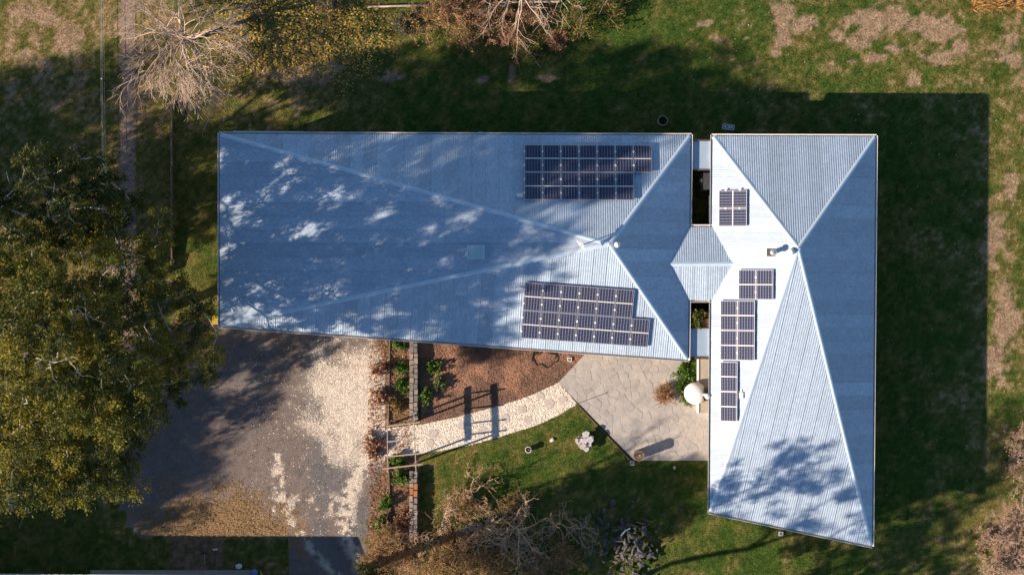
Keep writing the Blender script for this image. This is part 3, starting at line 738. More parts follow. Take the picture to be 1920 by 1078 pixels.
def stone_wall(px0, px1, py0, py1, label, brick=None):
    t = thing('stone_wall', W((px0+px1)/2, (py0+py1)/2), label, 'wall', 'low stone walls beside the path')
    wpx = (px1-px0)/2
    for c in range(3):
        for col in range(2):
            y = py0+random.uniform(0, 4)
            while y < py1-2:
                L = min(random.uniform(7, 14), py1-y); p = W(px0+wpx*(col+.5), y+L/2)
                hgt = .155; m = MB()
                rot = Matrix.Rotation(random.uniform(-.06, .06), 3, 'Z') @ Matrix.Rotation(random.uniform(-.05, .05), 3, 'X')
                m.box((p.x+random.uniform(-.025, .025), p.y, .07+c*.15+random.uniform(-.01, .015)), wpx/S*random.uniform(.86, 1.0), L/S*.93, hgt+random.uniform(0, .03), rot, random.uniform(.86, .97))
                mt = MAT['stone_%d' % random.randrange(4)]
                if brick and c == 2 and abs(y-brick) < 8: mt = MAT['orange_brick']
                obj('stone', m, mt, t); y += L
stone_wall(768, 784, 608, 787, 'low dry stone wall running from the house eave down to the path')
stone_wall(768, 783, 880, 1010, 'low stone wall with orange bricks between the pergola and the dry shrubs', 912)
m = MB(); m.bar(W(731, 625)+Vector((0, 0, .04)), W(728, 800)+Vector((0, 0, .04)), .06, .14); tag(obj('timber_edging', m, MAT['timber_dark']), 'long thin timber edging dividing the leaf littered bed from the gravel', 'edging')
m = MB(); m.bar(W(728, 862)+Vector((0, 0, .04)), W(733, 1000)+Vector((0, 0, .04)), .06, .14); tag(obj('timber_edging', m, MAT['timber_dark']), 'timber edging strip in the bed beside the wall with orange bricks', 'edging')
m = MB(); m.bar(W(1084, 760)+Vector((0, 0, .03)), W(1187, 868)+Vector((0, 0, .03)), .05, .10); tag(obj('patio_edging', m, MAT['rust']), 'dark rusty steel edging between lawn and patio', 'edging')

# retaining fence board left of the house and wire fence
fr = thing('board_fence', W(323, 350), 'low weathered board fence running beside the long wing', 'fence')
y = 195
while y < 505:
    a, b = W(322.5, y), W(323.5, min(y+58, 508)); m = MB(); m.bar(a+Vector((0, 0, .3)), b+Vector((0, -.01, .3)) if False else b+Vector((0, 0, .16)), .07, .36); obj('board', m, MAT['timber_dark'], fr)
    m = MB(); m.box(a+Vector((.06, 0, .2)), .1, .1, .45); obj('post', m, MAT['timber_dark'], fr); y += 58.3
wf = thing('wire_fence', W(198, 150), 'thin wire fence with white capped posts along the dirt track', 'fence')
for py in (-22, 152, 325, 498):
    p = W(197+py*.008, py); m = MB(); m.tube([(p.x, p.y, -.1), (p.x, p.y, 1.15)], .03, 8); ps = obj('post', m, MAT['dark_metal'], wf)
    m = MB(); m.lathe((p.x, p.y, 1.15), [(.045, -.03), (.05, .02), (.03, .05)], 10); obj('cap', m, MAT['white_paint'], ps)
for k, (dz_, dx_) in enumerate(((1.1, 0), (.85, .045), (.6, -.045), (.35, .045))):
    a, b = W(194, -60), W(201, 520); m = MB(); m.tube([a+Vector((dx_, 0, dz_)), b+Vector((dx_, 0, dz_))], .010, 4); obj('wire', m, MAT['wire'], wf)

# ------------------------------------------------------------------ small objects on the ground
p = W(1196.5, 852); dr = thing('steel_drum', p, 'rusty brown steel drum standing at the corner of the patio', 'drum')
m = MB(); m.lathe((p.x, p.y, .02), [(.285, 0), (.285, .28), (.298, .29), (.298, .31), (.285, .32), (.285, .56), (.298, .57), (.298, .59), (.285, .60), (.285, .86)], 28); obj('body', m, MAT['rust'], dr, False)
m = MB(); m.lathe((p.x, p.y, .88), [(.30, -.03), (.305, 0), (.30, .02), (.285, .02), (.28, 0)], 28, False, False); obj('rim', m, MAT['rust_rim'], dr)
for dx, dy in ((.03, .05), (.05, -.03)): m = MB(); m.lathe((p.x+dx, p.y+dy, .88), [(.022, -.01), (.022, .012)], 10); obj('bung', m, MAT['white_paint'], dr)
p = W(990.5, 842); bk = thing('bucket', p, 'pale round bucket with dark inside standing on the lawn', 'bucket')
m = MB(); m.lathe((p.x, p.y, .0), [(.13, 0), (.17, .33), (.185, .34), (.185, .36), (.15, .36), (.15, .33)], 20, False, True); obj('body', m, MAT['white_paint'], bk, True)
m = MB(); m.lathe((p.x, p.y, .30), [(.15, 0), (.15, .01)], 20); obj('inside', m, MAT['soot'], bk); m = MB(); m.tube([(p.x, p.y, .3), (p.x+.02, p.y, .42)], .035, 8); obj('handle', m, MAT['aluminium'], bk)
p = W(1079.5, 757.5); gs = thing('garden_stake', p, 'thin dark stake standing at the corner of patio and path', 'stake'); m = MB(); m.tube([p-Vector((0, 0, .1)), p+Vector((0, 0, .88))], .018, 6); obj('rod', m, MAT['dark_metal'], gs); m = MB(); m.lathe(p+Vector((0, 0, .86)), [(.02, 0), (.035, .03), (.02, .06)], 8); obj('knob', m, MAT['dark_metal'], gs)
# concrete pit ring
p = W(1242, 227.5); m = MB(); m.lathe((p.x, p.y, 0), [(.30, 0), (.30, .42), (.25, .42), (.25, .02)], 28, False, False); pr = tag(obj('pit_ring', m, MAT['rust_rim']), 'brown concrete ring standing on the shaded lawn behind the house', 'pit ring')
# crate behind the right wing
p = W(1365, 239); cr = thing('crate', p, 'pale plastic crate on the shaded grass behind the house', 'crate', rz=-.08); M3 = Matrix.Rotation(-.12, 3, 'Z')
for s in (-1, 1):
    m = MB(); m.box(p+M3 @ Vector((s*.33, 0, .13)), .03, .28, .26, M3); obj('end', m, MAT['white_bag'], cr); m = MB(); m.box(p+M3 @ Vector((0, s*.14, .13)), .63, .03, .25, M3); obj('side', m, MAT['white_bag'], cr)
m = MB(); m.box(p+Vector((0, 0, .05)), .62, .26, .03, M3); obj('floor', m, MAT['flat_roof'], cr)
for dx in (-.18, .05, .2): m = MB(); m.box(p+M3 @ Vector((dx, .02, .14)), .1, .13, .16, M3); obj('content', m, MAT['white_paint'], cr)
for px, py, lab in ((1185, 868, 'small square pale drain grate in the grass at the patio corner'), (1464, 1000, 'small square drain grate in the grass beside the slanted eave'), (1068, 674, 'small grey drain grate in the mulch near the patio')):
    p = W(px, py); dg = thing('drain_grate', p, lab, 'drain'); m = MB()
    for s in (-1, 1): m.box(p+Vector((s*.10, 0, .05)), .04, .24, .1); m.box(p+Vector((0, s*.10, .05)), .16, .04, .099)
    obj('frame', m, MAT['white_bag'], dg); m = MB(); m.box(p+Vector((0, 0, .04)), .16, .16, .05); obj('grille', m, MAT['dark_metal'], dg)
    m = MB(); m.box(p+Vector((0, 0, .07)), .05, .14, .02); obj('bar', m, MAT['aluminium'], dg)
# yellow box by the corner of the long wing
p = W(407, 599.5); yb = thing('yellow_bin', p, 'yellow plastic box standing at the corner of the long wing', 'box'); m = MB(); m.box(p+Vector((0, 0, .3)), .34, .46, .6, None, 1.06); obj('body', m, MAT['yellow_plastic'], yb)
m = MB(); m.box(p+Vector((0, 0, .62)), .40, .52, .05, None, .9); obj('lid', m, MAT['yellow_plastic'], yb)
# hose
m = MB(); pts = []
for k in range(60):
    a = k/59*2*math.pi*1.6; r = .62+.12*math.sin(a*1.3); c = W(1018, 672); pts.append((c.x+r*1.15*math.cos(a), c.y+r*.72*math.sin(a)+.1*math.sin(k), .035+.02*(k > 36)))
m.tube(pts, .022, 6); tag(obj('garden_hose', m, MAT['rubber'], smooth=True), 'black garden hose coiled loosely on the orange mulch', 'hose')
# stone stack on the lawn
p = W(1096, 826); 
def lumpy(c, r, flat, seed, n=2, sx=1., sy=1.):
    rr_ = random.Random(seed); bmm = bmesh.new(); bmesh.ops.create_icosphere(bmm, subdivisions=n, radius=1.0)
    ax = [Vector((rr_.uniform(-1, 1), rr_.uniform(-1, 1), rr_.uniform(-1, 1))).normalized() for _ in range(9)]; dd_ = [rr_.uniform(.4, .85) for _ in ax]
    for v in bmm.verts:
        q = v.co.copy()
        for a_, d_ in zip(ax, dd_):
            t_ = q.dot(a_)
            if t_ > d_: q -= a_*(t_-d_)
        v.co = q
    m = MB(); rot = Matrix.Rotation(rr_.uniform(0, 6), 3, 'Z')
    vv = [rot @ Vector((v.co.x*r*sx, v.co.y*r*sy, v.co.z*r*flat)) + Vector(c) for v in bmm.verts]; ff = [[v.index for v in f.verts] for f in bmm.faces]
    bmm.free(); m.add(vv, ff); return m
sp = thing('paving_stack', p, 'stack of pale flat paving stones piled on the lawn beside the patio', 'stone stack')
def slab(c, w_, d_, rz, z0, z1, k=6):
    M3 = Matrix.Rotation(rz, 3, 'Z'); pts = []
    for i in range(k):
        a_ = 2*math.pi*i/k+random.uniform(-.25, .25); q = M3 @ Vector((math.cos(a_)*w_, math.sin(a_)*d_, 0)); pts.append((c.x+q.x, c.y+q.y))
    m = MB(); m.prism(pts, z0, z1); return m
for i in range(6): obj('slab', slab(p+Vector((random.uniform(-.03, .03), random.uniform(-.03, .03), 0)), .5, .48, .75+random.uniform(-.1, .1), i*.065, i*.065+.06, 4), MAT['stone_%d' % (i % 4)], sp)
for dx, dy, w_, d_, rz, zz in ((.05, .36, .26, .22, .3, .43), (-.3, .0, .26, .2, .9, .42), (.28, .08, .22, .24, .1, .44), (-.02, .02, .24, .2, .5, .46), (.22, -.22, .2, .16, 1.1, .42), (-.1, -.28, .24, .2, .2, .43), (.08, -.42, .2, .15, .8, .42), (-.42, .05, .12, .14, .4, .43), (.36, .2, .14, .12, 0, .42)):
    obj('slab', slab(p+Vector((dx*1.1, dy*1.1, 0)), w_*.95, d_*.95, rz, .36, zz+random.uniform(0, .08), 5), MAT[random.choice(['grey_slab', 'pale_stone', 'grey_slab'])], sp)

# shed just below the frame with concrete apron
m = MB(); a = W(170, 1068); b = W(482, 1120); m.box(((a.x+b.x)/2, (a.y+b.y)/2, .03), b.x-a.x, a.y-b.y, .07); obj('shed_apron', m, MAT['concrete'], kind='structure')
sh = thing('shed', W(200, 1200), 'long shed whose eave gutter runs along the concrete apron', 'shed')
e0, e1 = W(-160, 1076.5, 2.46), W(496, 1081, 2.46); dn = Vector((0, -7.5, 0))
m = MB(); m.add([e0, e1, e1+dn+Vector((0, 0, 1.2)), e0+dn+Vector((0, 0, 1.2))], [(0, 3, 2, 1)]); m.add([q-Vector((0, 0, .06)) for q in (e0, e1, e1+dn+Vector((0, 0, 1.2)), e0+dn+Vector((0, 0, 1.2)))], [(0, 1, 2, 3)]); obj('roof', m, MAT['roof_metal'], sh)
m = MB(); m.bar(e0+Vector((0, .03, -.05)), e1+Vector((0, .03, -.05)), .07, .1); obj('gutter', m, MAT['gutter'], sh)
m = MB(); lo = [e0+Vector((.3, -.35, 0)), e1+Vector((-.3, -.35, 0)), e1+dn+Vector((-.3, .3, 0)), e0+dn+Vector((.3, .3, 0))]
m.add([(q.x, q.y, -.05) for q in lo]+[(lo[0].x, lo[0].y, 2.44), (lo[1].x, lo[1].y, 2.44), (lo[2].x, lo[2].y, 3.55), (lo[3].x, lo[3].y, 3.55)], [(0, 1, 5, 4), (1, 2, 6, 5), (2, 3, 7, 6), (3, 0, 4, 7)]); obj('wall', m, MAT['roof_trim'], sh)
# bags, rake, broom, spade, tarpaulin
def crumple(name, px, py, r, mat, label, cat, seed, flat=.7):
    p = W(px, py); m = lumpy((p.x, p.y, r*flat*.8), r, flat, seed, 3)
    rr_ = random.Random(seed); m.v = [(v[0]+rr_.uniform(-.12, .12)*r, v[1]+rr_.uniform(-.12, .12)*r, max(.0, v[2]+rr_.uniform(-.15, .15)*r)) for v in m.v]
    return tag(obj(name, m, mat), label, cat)
crumple('plastic_bag', 448, 1060, .19, MAT['white_bag'], 'crumpled white plastic bag on dark grass by the shed', 'bag', 3)
crumple('blue_bag', 477, 1074, .24, MAT['blue_tarp'], 'blue bag lying at the end of the shed apron', 'bag', 4)
crumple('white_sack', 22, 944, .42, MAT['white_bag'], 'pale sack lying flat under the big eucalyptus', 'sack', 5, .25)
for i, (px, py, r) in enumerate(((58, 672, .26), (33, 690, .26), (27, 671, .22), (75, 685, .18))): crumple('blue_tarp', px, py, r, MAT['blue_tarp'], 'scrap of blue tarpaulin showing through the eucalyptus crown', 'tarpaulin', 20+i, .35)['group'] = 'blue tarpaulin scraps'
p = W(48, 955); q = W(36, 990); sd_ = thing('spade', p, 'teal bladed spade with pale handle lying under the trees', 'spade')
m = MB(); m.prism([(p.x-.14, p.y-.05), (p.x-.02, p.y-.22), (p.x+.16, p.y-.05), (p.x+.24, p.y+.2), (p.x-.02, p.y+.14)], .02, .06); obj('blade', m, MAT['teal_plastic'], sd_); m = MB(); m.tube([(p.x, p.y-.1, .06), (q.x, q.y, .08)], .025, 8); obj('handle', m, MAT['timber'], sd_)
p = W(404, 1030); br_ = thing('broom', p, 'white headed broom lying on dark grass by the shed', 'broom'); m = MB(); m.box(p+Vector((0, .02, .06)), .26, .09, .1, Matrix.Rotation(.1, 3, 'Z')); obj('head', m, MAT['white_bag'], br_); m = MB(); m.tube([p+Vector((0, 0, .08)), p+Vector((-.05, -.95, .03))], .018, 6); obj('handle', m, MAT['dark_metal'], br_)
p = W(384, 1040); rk = thing('rake', p, 'timber handled rake lying on the grass near the shed', 'rake'); m = MB(); m.tube([p+Vector((0, .05, .05)), p+Vector((0, -.55, .05))], .02, 6); obj('handle', m, MAT['timber'], rk)
m = MB(); m.bar(p+Vector((-.2, .1, .06)), p+Vector((.2, .1, .06)), .05, .04)
for k in range(9): m.tube([p+Vector((-.19+k*.047, .1, .06)), p+Vector((-.19+k*.047, .17, .01))], .01, 4)
obj('head', m, MAT['dark_metal'], rk)

# fallen poles at the top of the garden
m = MB(); m.tube([W(690, 14)+Vector((0, 0, .12)), W(760, 12)+Vector((0, 0, .14)), W(826, 10.5)+Vector((0, 0, .12))], [.05, .065, .07], 8); tag(obj('fallen_pole', m, MAT['bark_pale'], smooth=True), 'long straight pale pole lying beside the brown shrubs', 'pole')
m = MB(); m.tube([W(930, 8)+Vector((0, 0, .55)), W(1052, 6)+Vector((0, 0, .55))], [.06, .06], 8); 
for px in (940, 1045): m.tube([W(px, 7)-Vector((0, 0, .1)), W(px, 7)+Vector((0, 0, .56))], .05, 6)
tag(obj('fence_rail', m, MAT['bark_pale']), 'low timber rail on posts behind the bare branches', 'rail')

# rock pile
gr = random.Random(11); k = 0; spots = []
while k < 170:
    a_ = gr.uniform(0, 6.283); r_ = math.sqrt(gr.random()); px = 1178+gr.gauss(0, 30); py = 1022+gr.gauss(0, 42); r_ = min(1, math.hypot((px-1178)/75, (py-1022)/95))
    z = .55*(1-r_)**.8; rad = gr.choice([.07, .08, .10, .10, .12, .14, .17, .24]); p = W(px, py)
    m = lumpy((p.x, p.y, max(rad*.35, z)), rad, gr.uniform(.45, .75), 100+k, 1, gr.uniform(1.2, 2.0), gr.uniform(.6, 1.0))
    tag(obj('rock', m, MAT[gr.choice(['rock_dark', 'rock_dark', 'rock_mid'])]), 'dark broken rock in the heap beside the bare shrubs', 'rock', 'rocks of the dark heap'); k += 1
for i in range(16):
    px, py = 1178+gr.gauss(0, 32), 1020+gr.gauss(0, 38); p = W(px, py); a_ = gr.uniform(0, 3.14); L_ = gr.uniform(.2, .5); d_ = Vector((math.cos(a_), math.sin(a_), gr.uniform(-.2, .2))); z_ = .18+.5*max(0, 1-math.hypot((px-1178)/75, (py-1020)/95)); c_ = Vector((p.x, p.y, z_))
    m = MB(); m.bar(c_-d_*L_/2, c_+d_*L_/2, .07, .04); tag(obj('timber_offcut', m, MAT['white_bag' if i % 8 == 0 else 'timber_dark']), 'short timber offcut lying among the rocks of the dark heap', 'offcut', 'timber offcuts in the rock heap')
for px, py, r_, lab in ((1148, 940, .22, 'single bluish rock lying on the lawn just off the dark heap'), (1132, 957, .2, 'flat grey rock at the edge of the bare shrubs'), (1264, 877, .13, 'small white stone on the grass below the patio'), (1035, 825, .16, 'small bluish stone in the shadow of the bucket')):
    p = W(px, py); tag(obj('rock', lumpy((p.x, p.y, r_*.3), r_, .6, int(px), 2), MAT['pale_stone'] if r_ < .2 else MAT['rock_mid']), lab, 'rock')

# ------------------------------------------------------------------ vegetation
def grow(rg, p, d, L, r, lvl, out, wig=.25, spread=.7, kids=(3, 5), shrink=.62, up=.0, nseg=4, rs=.55):
    pts = [p.copy()]; rad = [r]; q = p.copy(); dd_ = d.normalized()
    for i in range(nseg):
        dd_ = (dd_+Vector((rg.gauss(0, wig), rg.gauss(0, wig), rg.gauss(0, wig)+up))).normalized()
        q = q+dd_*(L/nseg); 
        if q.z < .03: q.z = .03+rg.random()*.03
        pts.append(q.copy()); rad.append(r*(1-(1-rs)*(i+1)/nseg))
    out.append((pts, rad, lvl))
    if lvl > 0:
        n = rg.randint(*kids)
        for j in range(n):
            t = 1.0 if j == 0 else rg.uniform(.3, 1.0); i = min(nseg-1, int(t*nseg)); f = t*nseg-i
            b = pts[i].lerp(pts[i+1], min(1, f)); bd = (pts[i+1]-pts[i]).normalized()
            nd = (bd+Vector((rg.gauss(0, spread), rg.gauss(0, spread), rg.gauss(0, spread*.8)))).normalized()
            grow(rg, b, nd, L*shrink*rg.uniform(.75, 1.2), max(rad[i]*rg.uniform(.55, .8), .012), lvl-1, out, wig, spread, kids, shrink, up, nseg, rs)

def leaf_cloud(centers, radii, counts, llen, lwid, palette, rg, droop=.4, tuft=26):
    V = []; Cc = []
    for c, r, n in zip(centers, radii, counts):
        sub = max(3, n//tuft); cb = np.array(palette)[rg.integers(0, len(palette))]; sc = rg.normal(0, 1, (sub, 3)); sc /= np.linalg.norm(sc, axis=1)[:, None]; sc *= (rg.random((sub, 1))**.5)*np.array([[1, 1, .75]])*r
        idx = rg.integers(0, sub, n); pos = np.array(c)+sc[idx]+rg.normal(0, 1, (n, 3))*r*(.17 if tuft < 40 else .13)
        out = pos-np.array(c); out /= (np.linalg.norm(out, axis=1)[:, None]+1e-6)
        d = out*.7+rg.normal(0, .55, (n, 3)); d[:, 2] -= droop; d /= np.linalg.norm(d, axis=1)[:, None]
        s = np.cross(d, rg.normal(0, 1, (n, 3))); s /= (np.linalg.norm(s, axis=1)[:, None]+1e-6)
        L = llen*rg.uniform(.6, 1.3, (n, 1)); w = lwid*rg.uniform(.7, 1.3, (n, 1))
        q = np.stack([pos, pos+d*L*.5+s*w, pos+d*L, pos+d*L*.5-s*w], 1); V.append(q.reshape(-1, 3))
        pc = (.5*cb+.5*np.array(palette)[rg.integers(0, len(palette), sub)])[idx]*rg.uniform(.7, 1.3, (n, 1)); Cc.append(np.repeat(pc, 4, 0))
    return np.concatenate(V), np.concatenate(Cc)

def skeleton(rg, base, nodes0, clumps, tip=.018, bend=.35):
    """limbs grown to reach every clump; returns chains"""
    pos = [Vector(n) for n in nodes0]; par = [-1]+list(range(len(nodes0)-1)); pl = [0.0]
    for i in range(1, len(pos)): pl.append(pl[-1]+(pos[i]-pos[i-1]).length)
    for c in sorted(clumps, key=lambda c: (Vector(c)-pos[-1]).length):
        c = Vector(c); best = None; bc = 1e9
        for i in range(1, len(pos)):
            d = (pos[i]-c).length; cost = d+.25*pl[i]+max(0, pos[i].z-c.z)*1.2
            if cost < bc: bc = cost; best = i
        a = pos[best]; d = (c-a); n = max(2, int(d.length/.7)); prev = best
        perp = Vector((rg.gauss(0, 1), rg.gauss(0, 1), 0))*d.length*.09
        for k in range(1, n+1):
            t = k/n; q = a.lerp(c, t)+Vector((0, 0, bend*math.sin(math.pi*t)*d.length*.15))+perp*math.sin(math.pi*t)+Vector((rg.gauss(0, .07), rg.gauss(0, .07), rg.gauss(0, .05)))
            pos.append(q); par.append(prev); pl.append(pl[prev]+(q-pos[prev]).length); prev = len(pos)-1
    n = len(pos); ch = [[] for _ in range(n)]
    for i in range(1, n): ch[par[i]].append(i)
    w = [0]*n
    for i in range(n-1, -1, -1): w[i] = max(1, sum(w[j] for j in ch[i]))
    R = [tip*w[i]**.52 for i in range(n)]; chains = []
    st = [(0, None)]
    while st:
        i, pr = st.pop(); pts = [pos[pr], pos[i]] if pr is not None else [pos[i]]; rad = [min(R[i]*1.05, R[pr]), R[i]] if pr is not None else [R[i]]
        while ch[i]:
            k = max(ch[i], key=lambda j: w[j])
            for j in ch[i]:
                if j != k: st.append((j, i))
            i = k; pts.append(pos[i]); rad.append(R[i])
        if len(pts) > 1: chains.append((pts, rad))
    return chains

def gum_tree(name, label, base_px, base_h, clumps_px, per, palette, seed, rad=1.0, tip=.022, extra=0, bare=(), cat='tree', llen=.18, lwid=.032, bark='bark_white'):
    rg = random.Random(seed); ng = np.random.default_rng(seed)
    b = W(*base_px); t = thing(name, b, label, cat)
    cl = [W(x, y, z) for x, y, z, r in clumps_px]; rr = [r for *_, r in clumps_px]
    top = b+Vector((rg.uniform(-.5, .5), rg.uniform(-.5, .5), base_h))
    nodes = [b-Vector((0, 0, .2)), b+Vector((.05, .02, base_h*.35)), b.lerp(top, .7)+Vector((.15, -.1, 0)), top]
    bl = [W(*q) for q in bare]
    chains = skeleton(rg, b, nodes, cl+bl, tip)
    m = MB()
    for pts, rd in chains[:1]: m.tube(pts, rd, 9)
    obj('trunk', m, MAT[bark], t, True)
    m = MB()
    for pts, rd in chains[1:]: m.tube(pts, rd, 6 if rd[0] > .05 else 4)
    for q in bl:                                     # dead twigs
        out = []
        for _ in range(3): grow(rg, q, Vector((rg.gauss(0, 1), rg.gauss(0, 1), .6)), .9, .03, 1, out, .2, .6, (2, 3))
        for pts, rd, l in out: m.tube(pts, rd, 4)
    obj('limbs', m, MAT[bark], t, True)
    V, Cc = leaf_cloud([tuple(c) for c in cl], rr, [int(per*r*r) for r in rr], llen, lwid, palette, ng, .35, 55)
    o = link('crown', fast_mesh('crown', V, 4, MAT['leaf'], Cc), t); o['kind'] = 'stuff'
    o.matrix_parent_inverse = Matrix.Translation(b).inverted()
    return t
GOLD = [(.31, .26, .030), (.24, .21, .028), (.34, .28, .034), (.17, .165, .024)]
def shade_from(px, py, zc, zs=0.0):
    """pixel of a point at height zc whose shadow falls on pixel (px, py) of a surface at height zs"""
    q = W(px, py, zs)+TO_SUN*((zc-zs)/TO_SUN.z); k = (1-zc/CAM_H)/S
    return (q.x/k+960, 539-q.y/k)
def shaders(poly, zc, zs, step, seed, r0=.8, r1=1.15, jz=.8):
    """foliage clumps whose shade covers a ground or roof area (step in photo pixels)"""
    rg = random.Random(seed); out = []; xs = [p[0] for p in poly]; ys = [p[1] for p in poly]; y = min(ys)
    while y < max(ys):
        x = min(xs)+rg.uniform(0, step)
        while x < max(xs):
            if in_poly(np.array([x]), np.array([y]), poly)[0]:
                z = (zc(x, y) if callable(zc) else zc)+rg.uniform(-jz, jz); a, b = shade_from(x+rg.uniform(-8, 8), y+rg.uniform(-8, 8), z, zs); out.append((a, b, z, rg.uniform(r0, r1)))
            x += step*2.0
        y += step
    return out
DEEP = [(.050, .072, .016), (.062, .080, .017), (.075, .088, .018), (.040, .058, .016)]
def fill(n, box, zf, r0, r1, seed, inside, mind):
    rg = random.Random(seed); out = []; tr = 0
    while len(out) < n and tr < 8000:
        tr += 1; x, y = rg.uniform(box[0], box[2]), rg.uniform(box[1], box[3])
        if not inside(x, y): continue
        if all((x-a)**2+(y-b)**2 > mind**2*(1 if rg.random() > .25 else .2) for a, b, *_ in out): out.append((x, y, zf(x, y)*rg.uniform(.66, 1.06), rg.uniform(r0, r1)))
    return out
# the large eucalyptus
def z_big(x, y): return 5.5+12.0*max(0, 1-((x-80)/340)**2-((y-690)/300)**2)**.8
def in_big(x, y):
    if x > 250 and y > 760+ (320-x)*.9: return False
    return ((x-110)/300)**2+((y-690)/250)**2 < 1.0 and y < 930
def fill3(n, box, zf, r0, r1, seed, inside, mind, zlo=.55):
    rg = random.Random(seed); out = []; ws = []; tr = 0
    while len(out) < n and tr < 20000:
        tr += 1; x, y = rg.uniform(box[0], box[2]), rg.uniform(box[1], box[3])
        if not inside(x, y): continue
        zl = zlo if y < 760 else .88; z = zf(x, y)*(zl+(1.05-zl)*rg.random()**.6); p = W(x, y, z)
        if all((p-q).length > mind for q in ws): ws.append(p); out.append((x, y, z, rg.uniform(r0, r1)))
    return out
big = fill3(190, (-150, 430, 412, 935), z_big, .75, 1.15, 5, in_big, 1.75)
big += [(120,545,15,1.2),(140,590,15.5,1.1),(70,600,14,1.0),(195,580,12,.9),(50,620,14,1.1),(150,640,14.5,1.2),(90,690,16,1.2),(120,760,15,1.3),(180,770,13.5,1.2),(215,790,12,1.1),(60,850,12,1.1),(120,900,11,1.1),(190,900,10.5,1.0),(215,920,9.5,.8),(95,810,13.5,1.2),(30,760,14,1.2),(240,760,11,1.0),(60,925,14.2,1.2),(110,930,14,1.1),(155,922,13.6,1.1),(205,903,12.6,1.0),(232,878,12,1.0),(20,915,14,1.2),(140,575,8,.8),(180,560,7.2,.7),(230,545,6.6,.7),(290,520,6,.7),(165,600,8.5,.8),(260,575,6.8,.7),(210,600,7.5,.8),(330,545,5.5,.7),(34,494,15.5,1.0),(10,480,15,1.0),(55,515,16,1.0),(70,545,17,1.0)]
_rg = random.Random(77); big += [(_rg.uniform(-230, 10), _rg.uniform(800, 960), _rg.uniform(4.6, 6.8), _rg.uniform(.8, 1.2)) for _ in range(34)]
big += shaders([(400,615),(640,630),(630,655),(520,690),(430,700),(380,700)], 6.5, 0, 24, 83, .7, 1.0, .5)
big += shaders([(414,262),(700,262),(640,420),(560,600),(420,600)], 8.5, 3.6, 46, 84, .7, 1.0, 1.2)
big += shaders([(640,420),(1040,420),(1000,500),(920,630),(600,605)], lambda x, y: 9+5*(x-600)/400, 3.8, 46, 85, .7, 1.0, 1.2)
gum_tree('eucalyptus_tree', 'big golden green eucalyptus with white limbs overhanging the driveway', (150, 640), 6.0, big, 900, [GOLD[0], GOLD[1], GOLD[3]]+DEEP, 21, bare=((40,432,8.5),(15,455,8),(125,400,9),(230,475,9),(212,500,9.5),(300,580,8.5),(310,575,8.5),(225,512,8),(230,500,12),(160,590,15.5),(115,640,16.5),(100,680,17),(200,700,14),(280,650,11.5),(60,590,15),(15,600,15),(290,760,10.5),(150,700,16),(30,640,15)))
# darker tree above it
def in_nw(x, y): return ((x-110)/150)**2+((y-375)/80)**2 < 1
nw = fill(34, (-60, 290, 260, 460), lambda x, y: 6+6.8*max(0, 1-((x-90)/170)**2-((y-380)/95)**2), .65, 1.0, 8, in_nw, 30)
gum_tree('eucalyptus_tree', 'smaller dark green eucalyptus standing beside the big one by the wire fence', (95, 385), 3.0, nw, 950, DEEP, 23)
# trees out of frame whose shade falls across the paddock
sw = fill(46, (-900, 330, -560, 640), lambda x, y: 7+6*max(0, 1-((x+730)/190)**2-((y-480)/170)**2), 1.0, 1.6, 9, lambda x, y: ((x+730)/170)**2+((y-480)/150)**2 < 1, 46)
gum_tree('eucalyptus_tree', 'eucalyptus standing far out in the paddock beyond the wire fence', (-730, 480), 4.5, sw, 1000, DEEP, 24)

sl = fill(50, (-660, 960, -280, 1270), lambda x, y: 5+6*max(0, 1-((x+470)/190)**2-((y-1115)/170)**2), .9, 1.5, 12, lambda x, y: ((x+470)/180)**2+((y-1115)/150)**2 < 1, 44)
_rg = random.Random(80); sl += [(_rg.uniform(-330, -110), _rg.uniform(1040, 1160), _rg.uniform(3, 6.2), _rg.uniform(.9, 1.3)) for _ in range(34)]
sl += shaders([(230,1000),(330,915),(400,835),(392,750),(430,715),(300,740),(240,840),(200,960)], 8.5, 0, 26, 82)
gum_tree('eucalyptus_tree', 'eucalyptus standing beyond the big one at the far end of the shed', (-470, 1115), 4.0, sl, 850, DEEP, 26)

sn = fill(34, (-380, 360, -110, 580), lambda x, y: 4.5+5*max(0, 1-((x+240)/150)**2-((y-470)/120)**2), .9, 1.3, 13, lambda x, y: ((x+240)/125)**2+((y-470)/105)**2 < 1, 40)
_rg = random.Random(78); sn += [(_rg.uniform(-260, -70), _rg.uniform(520, 650), _rg.uniform(5, 9), _rg.uniform(.9, 1.3)) for _ in range(26)]
sn += shaders([(560,200),(730,85),(900,90),(1100,95),(1270,90),(1290,150),(900,160),(620,215)], lambda x, y: ((x-960)/S+29.8)/2.104, 0, 26, 81)
gum_tree('eucalyptus_tree', 'eucalyptus standing behind the smaller dark green one across the wire fence', (-240, 470), 3.0, sn, 750, DEEP, 27)

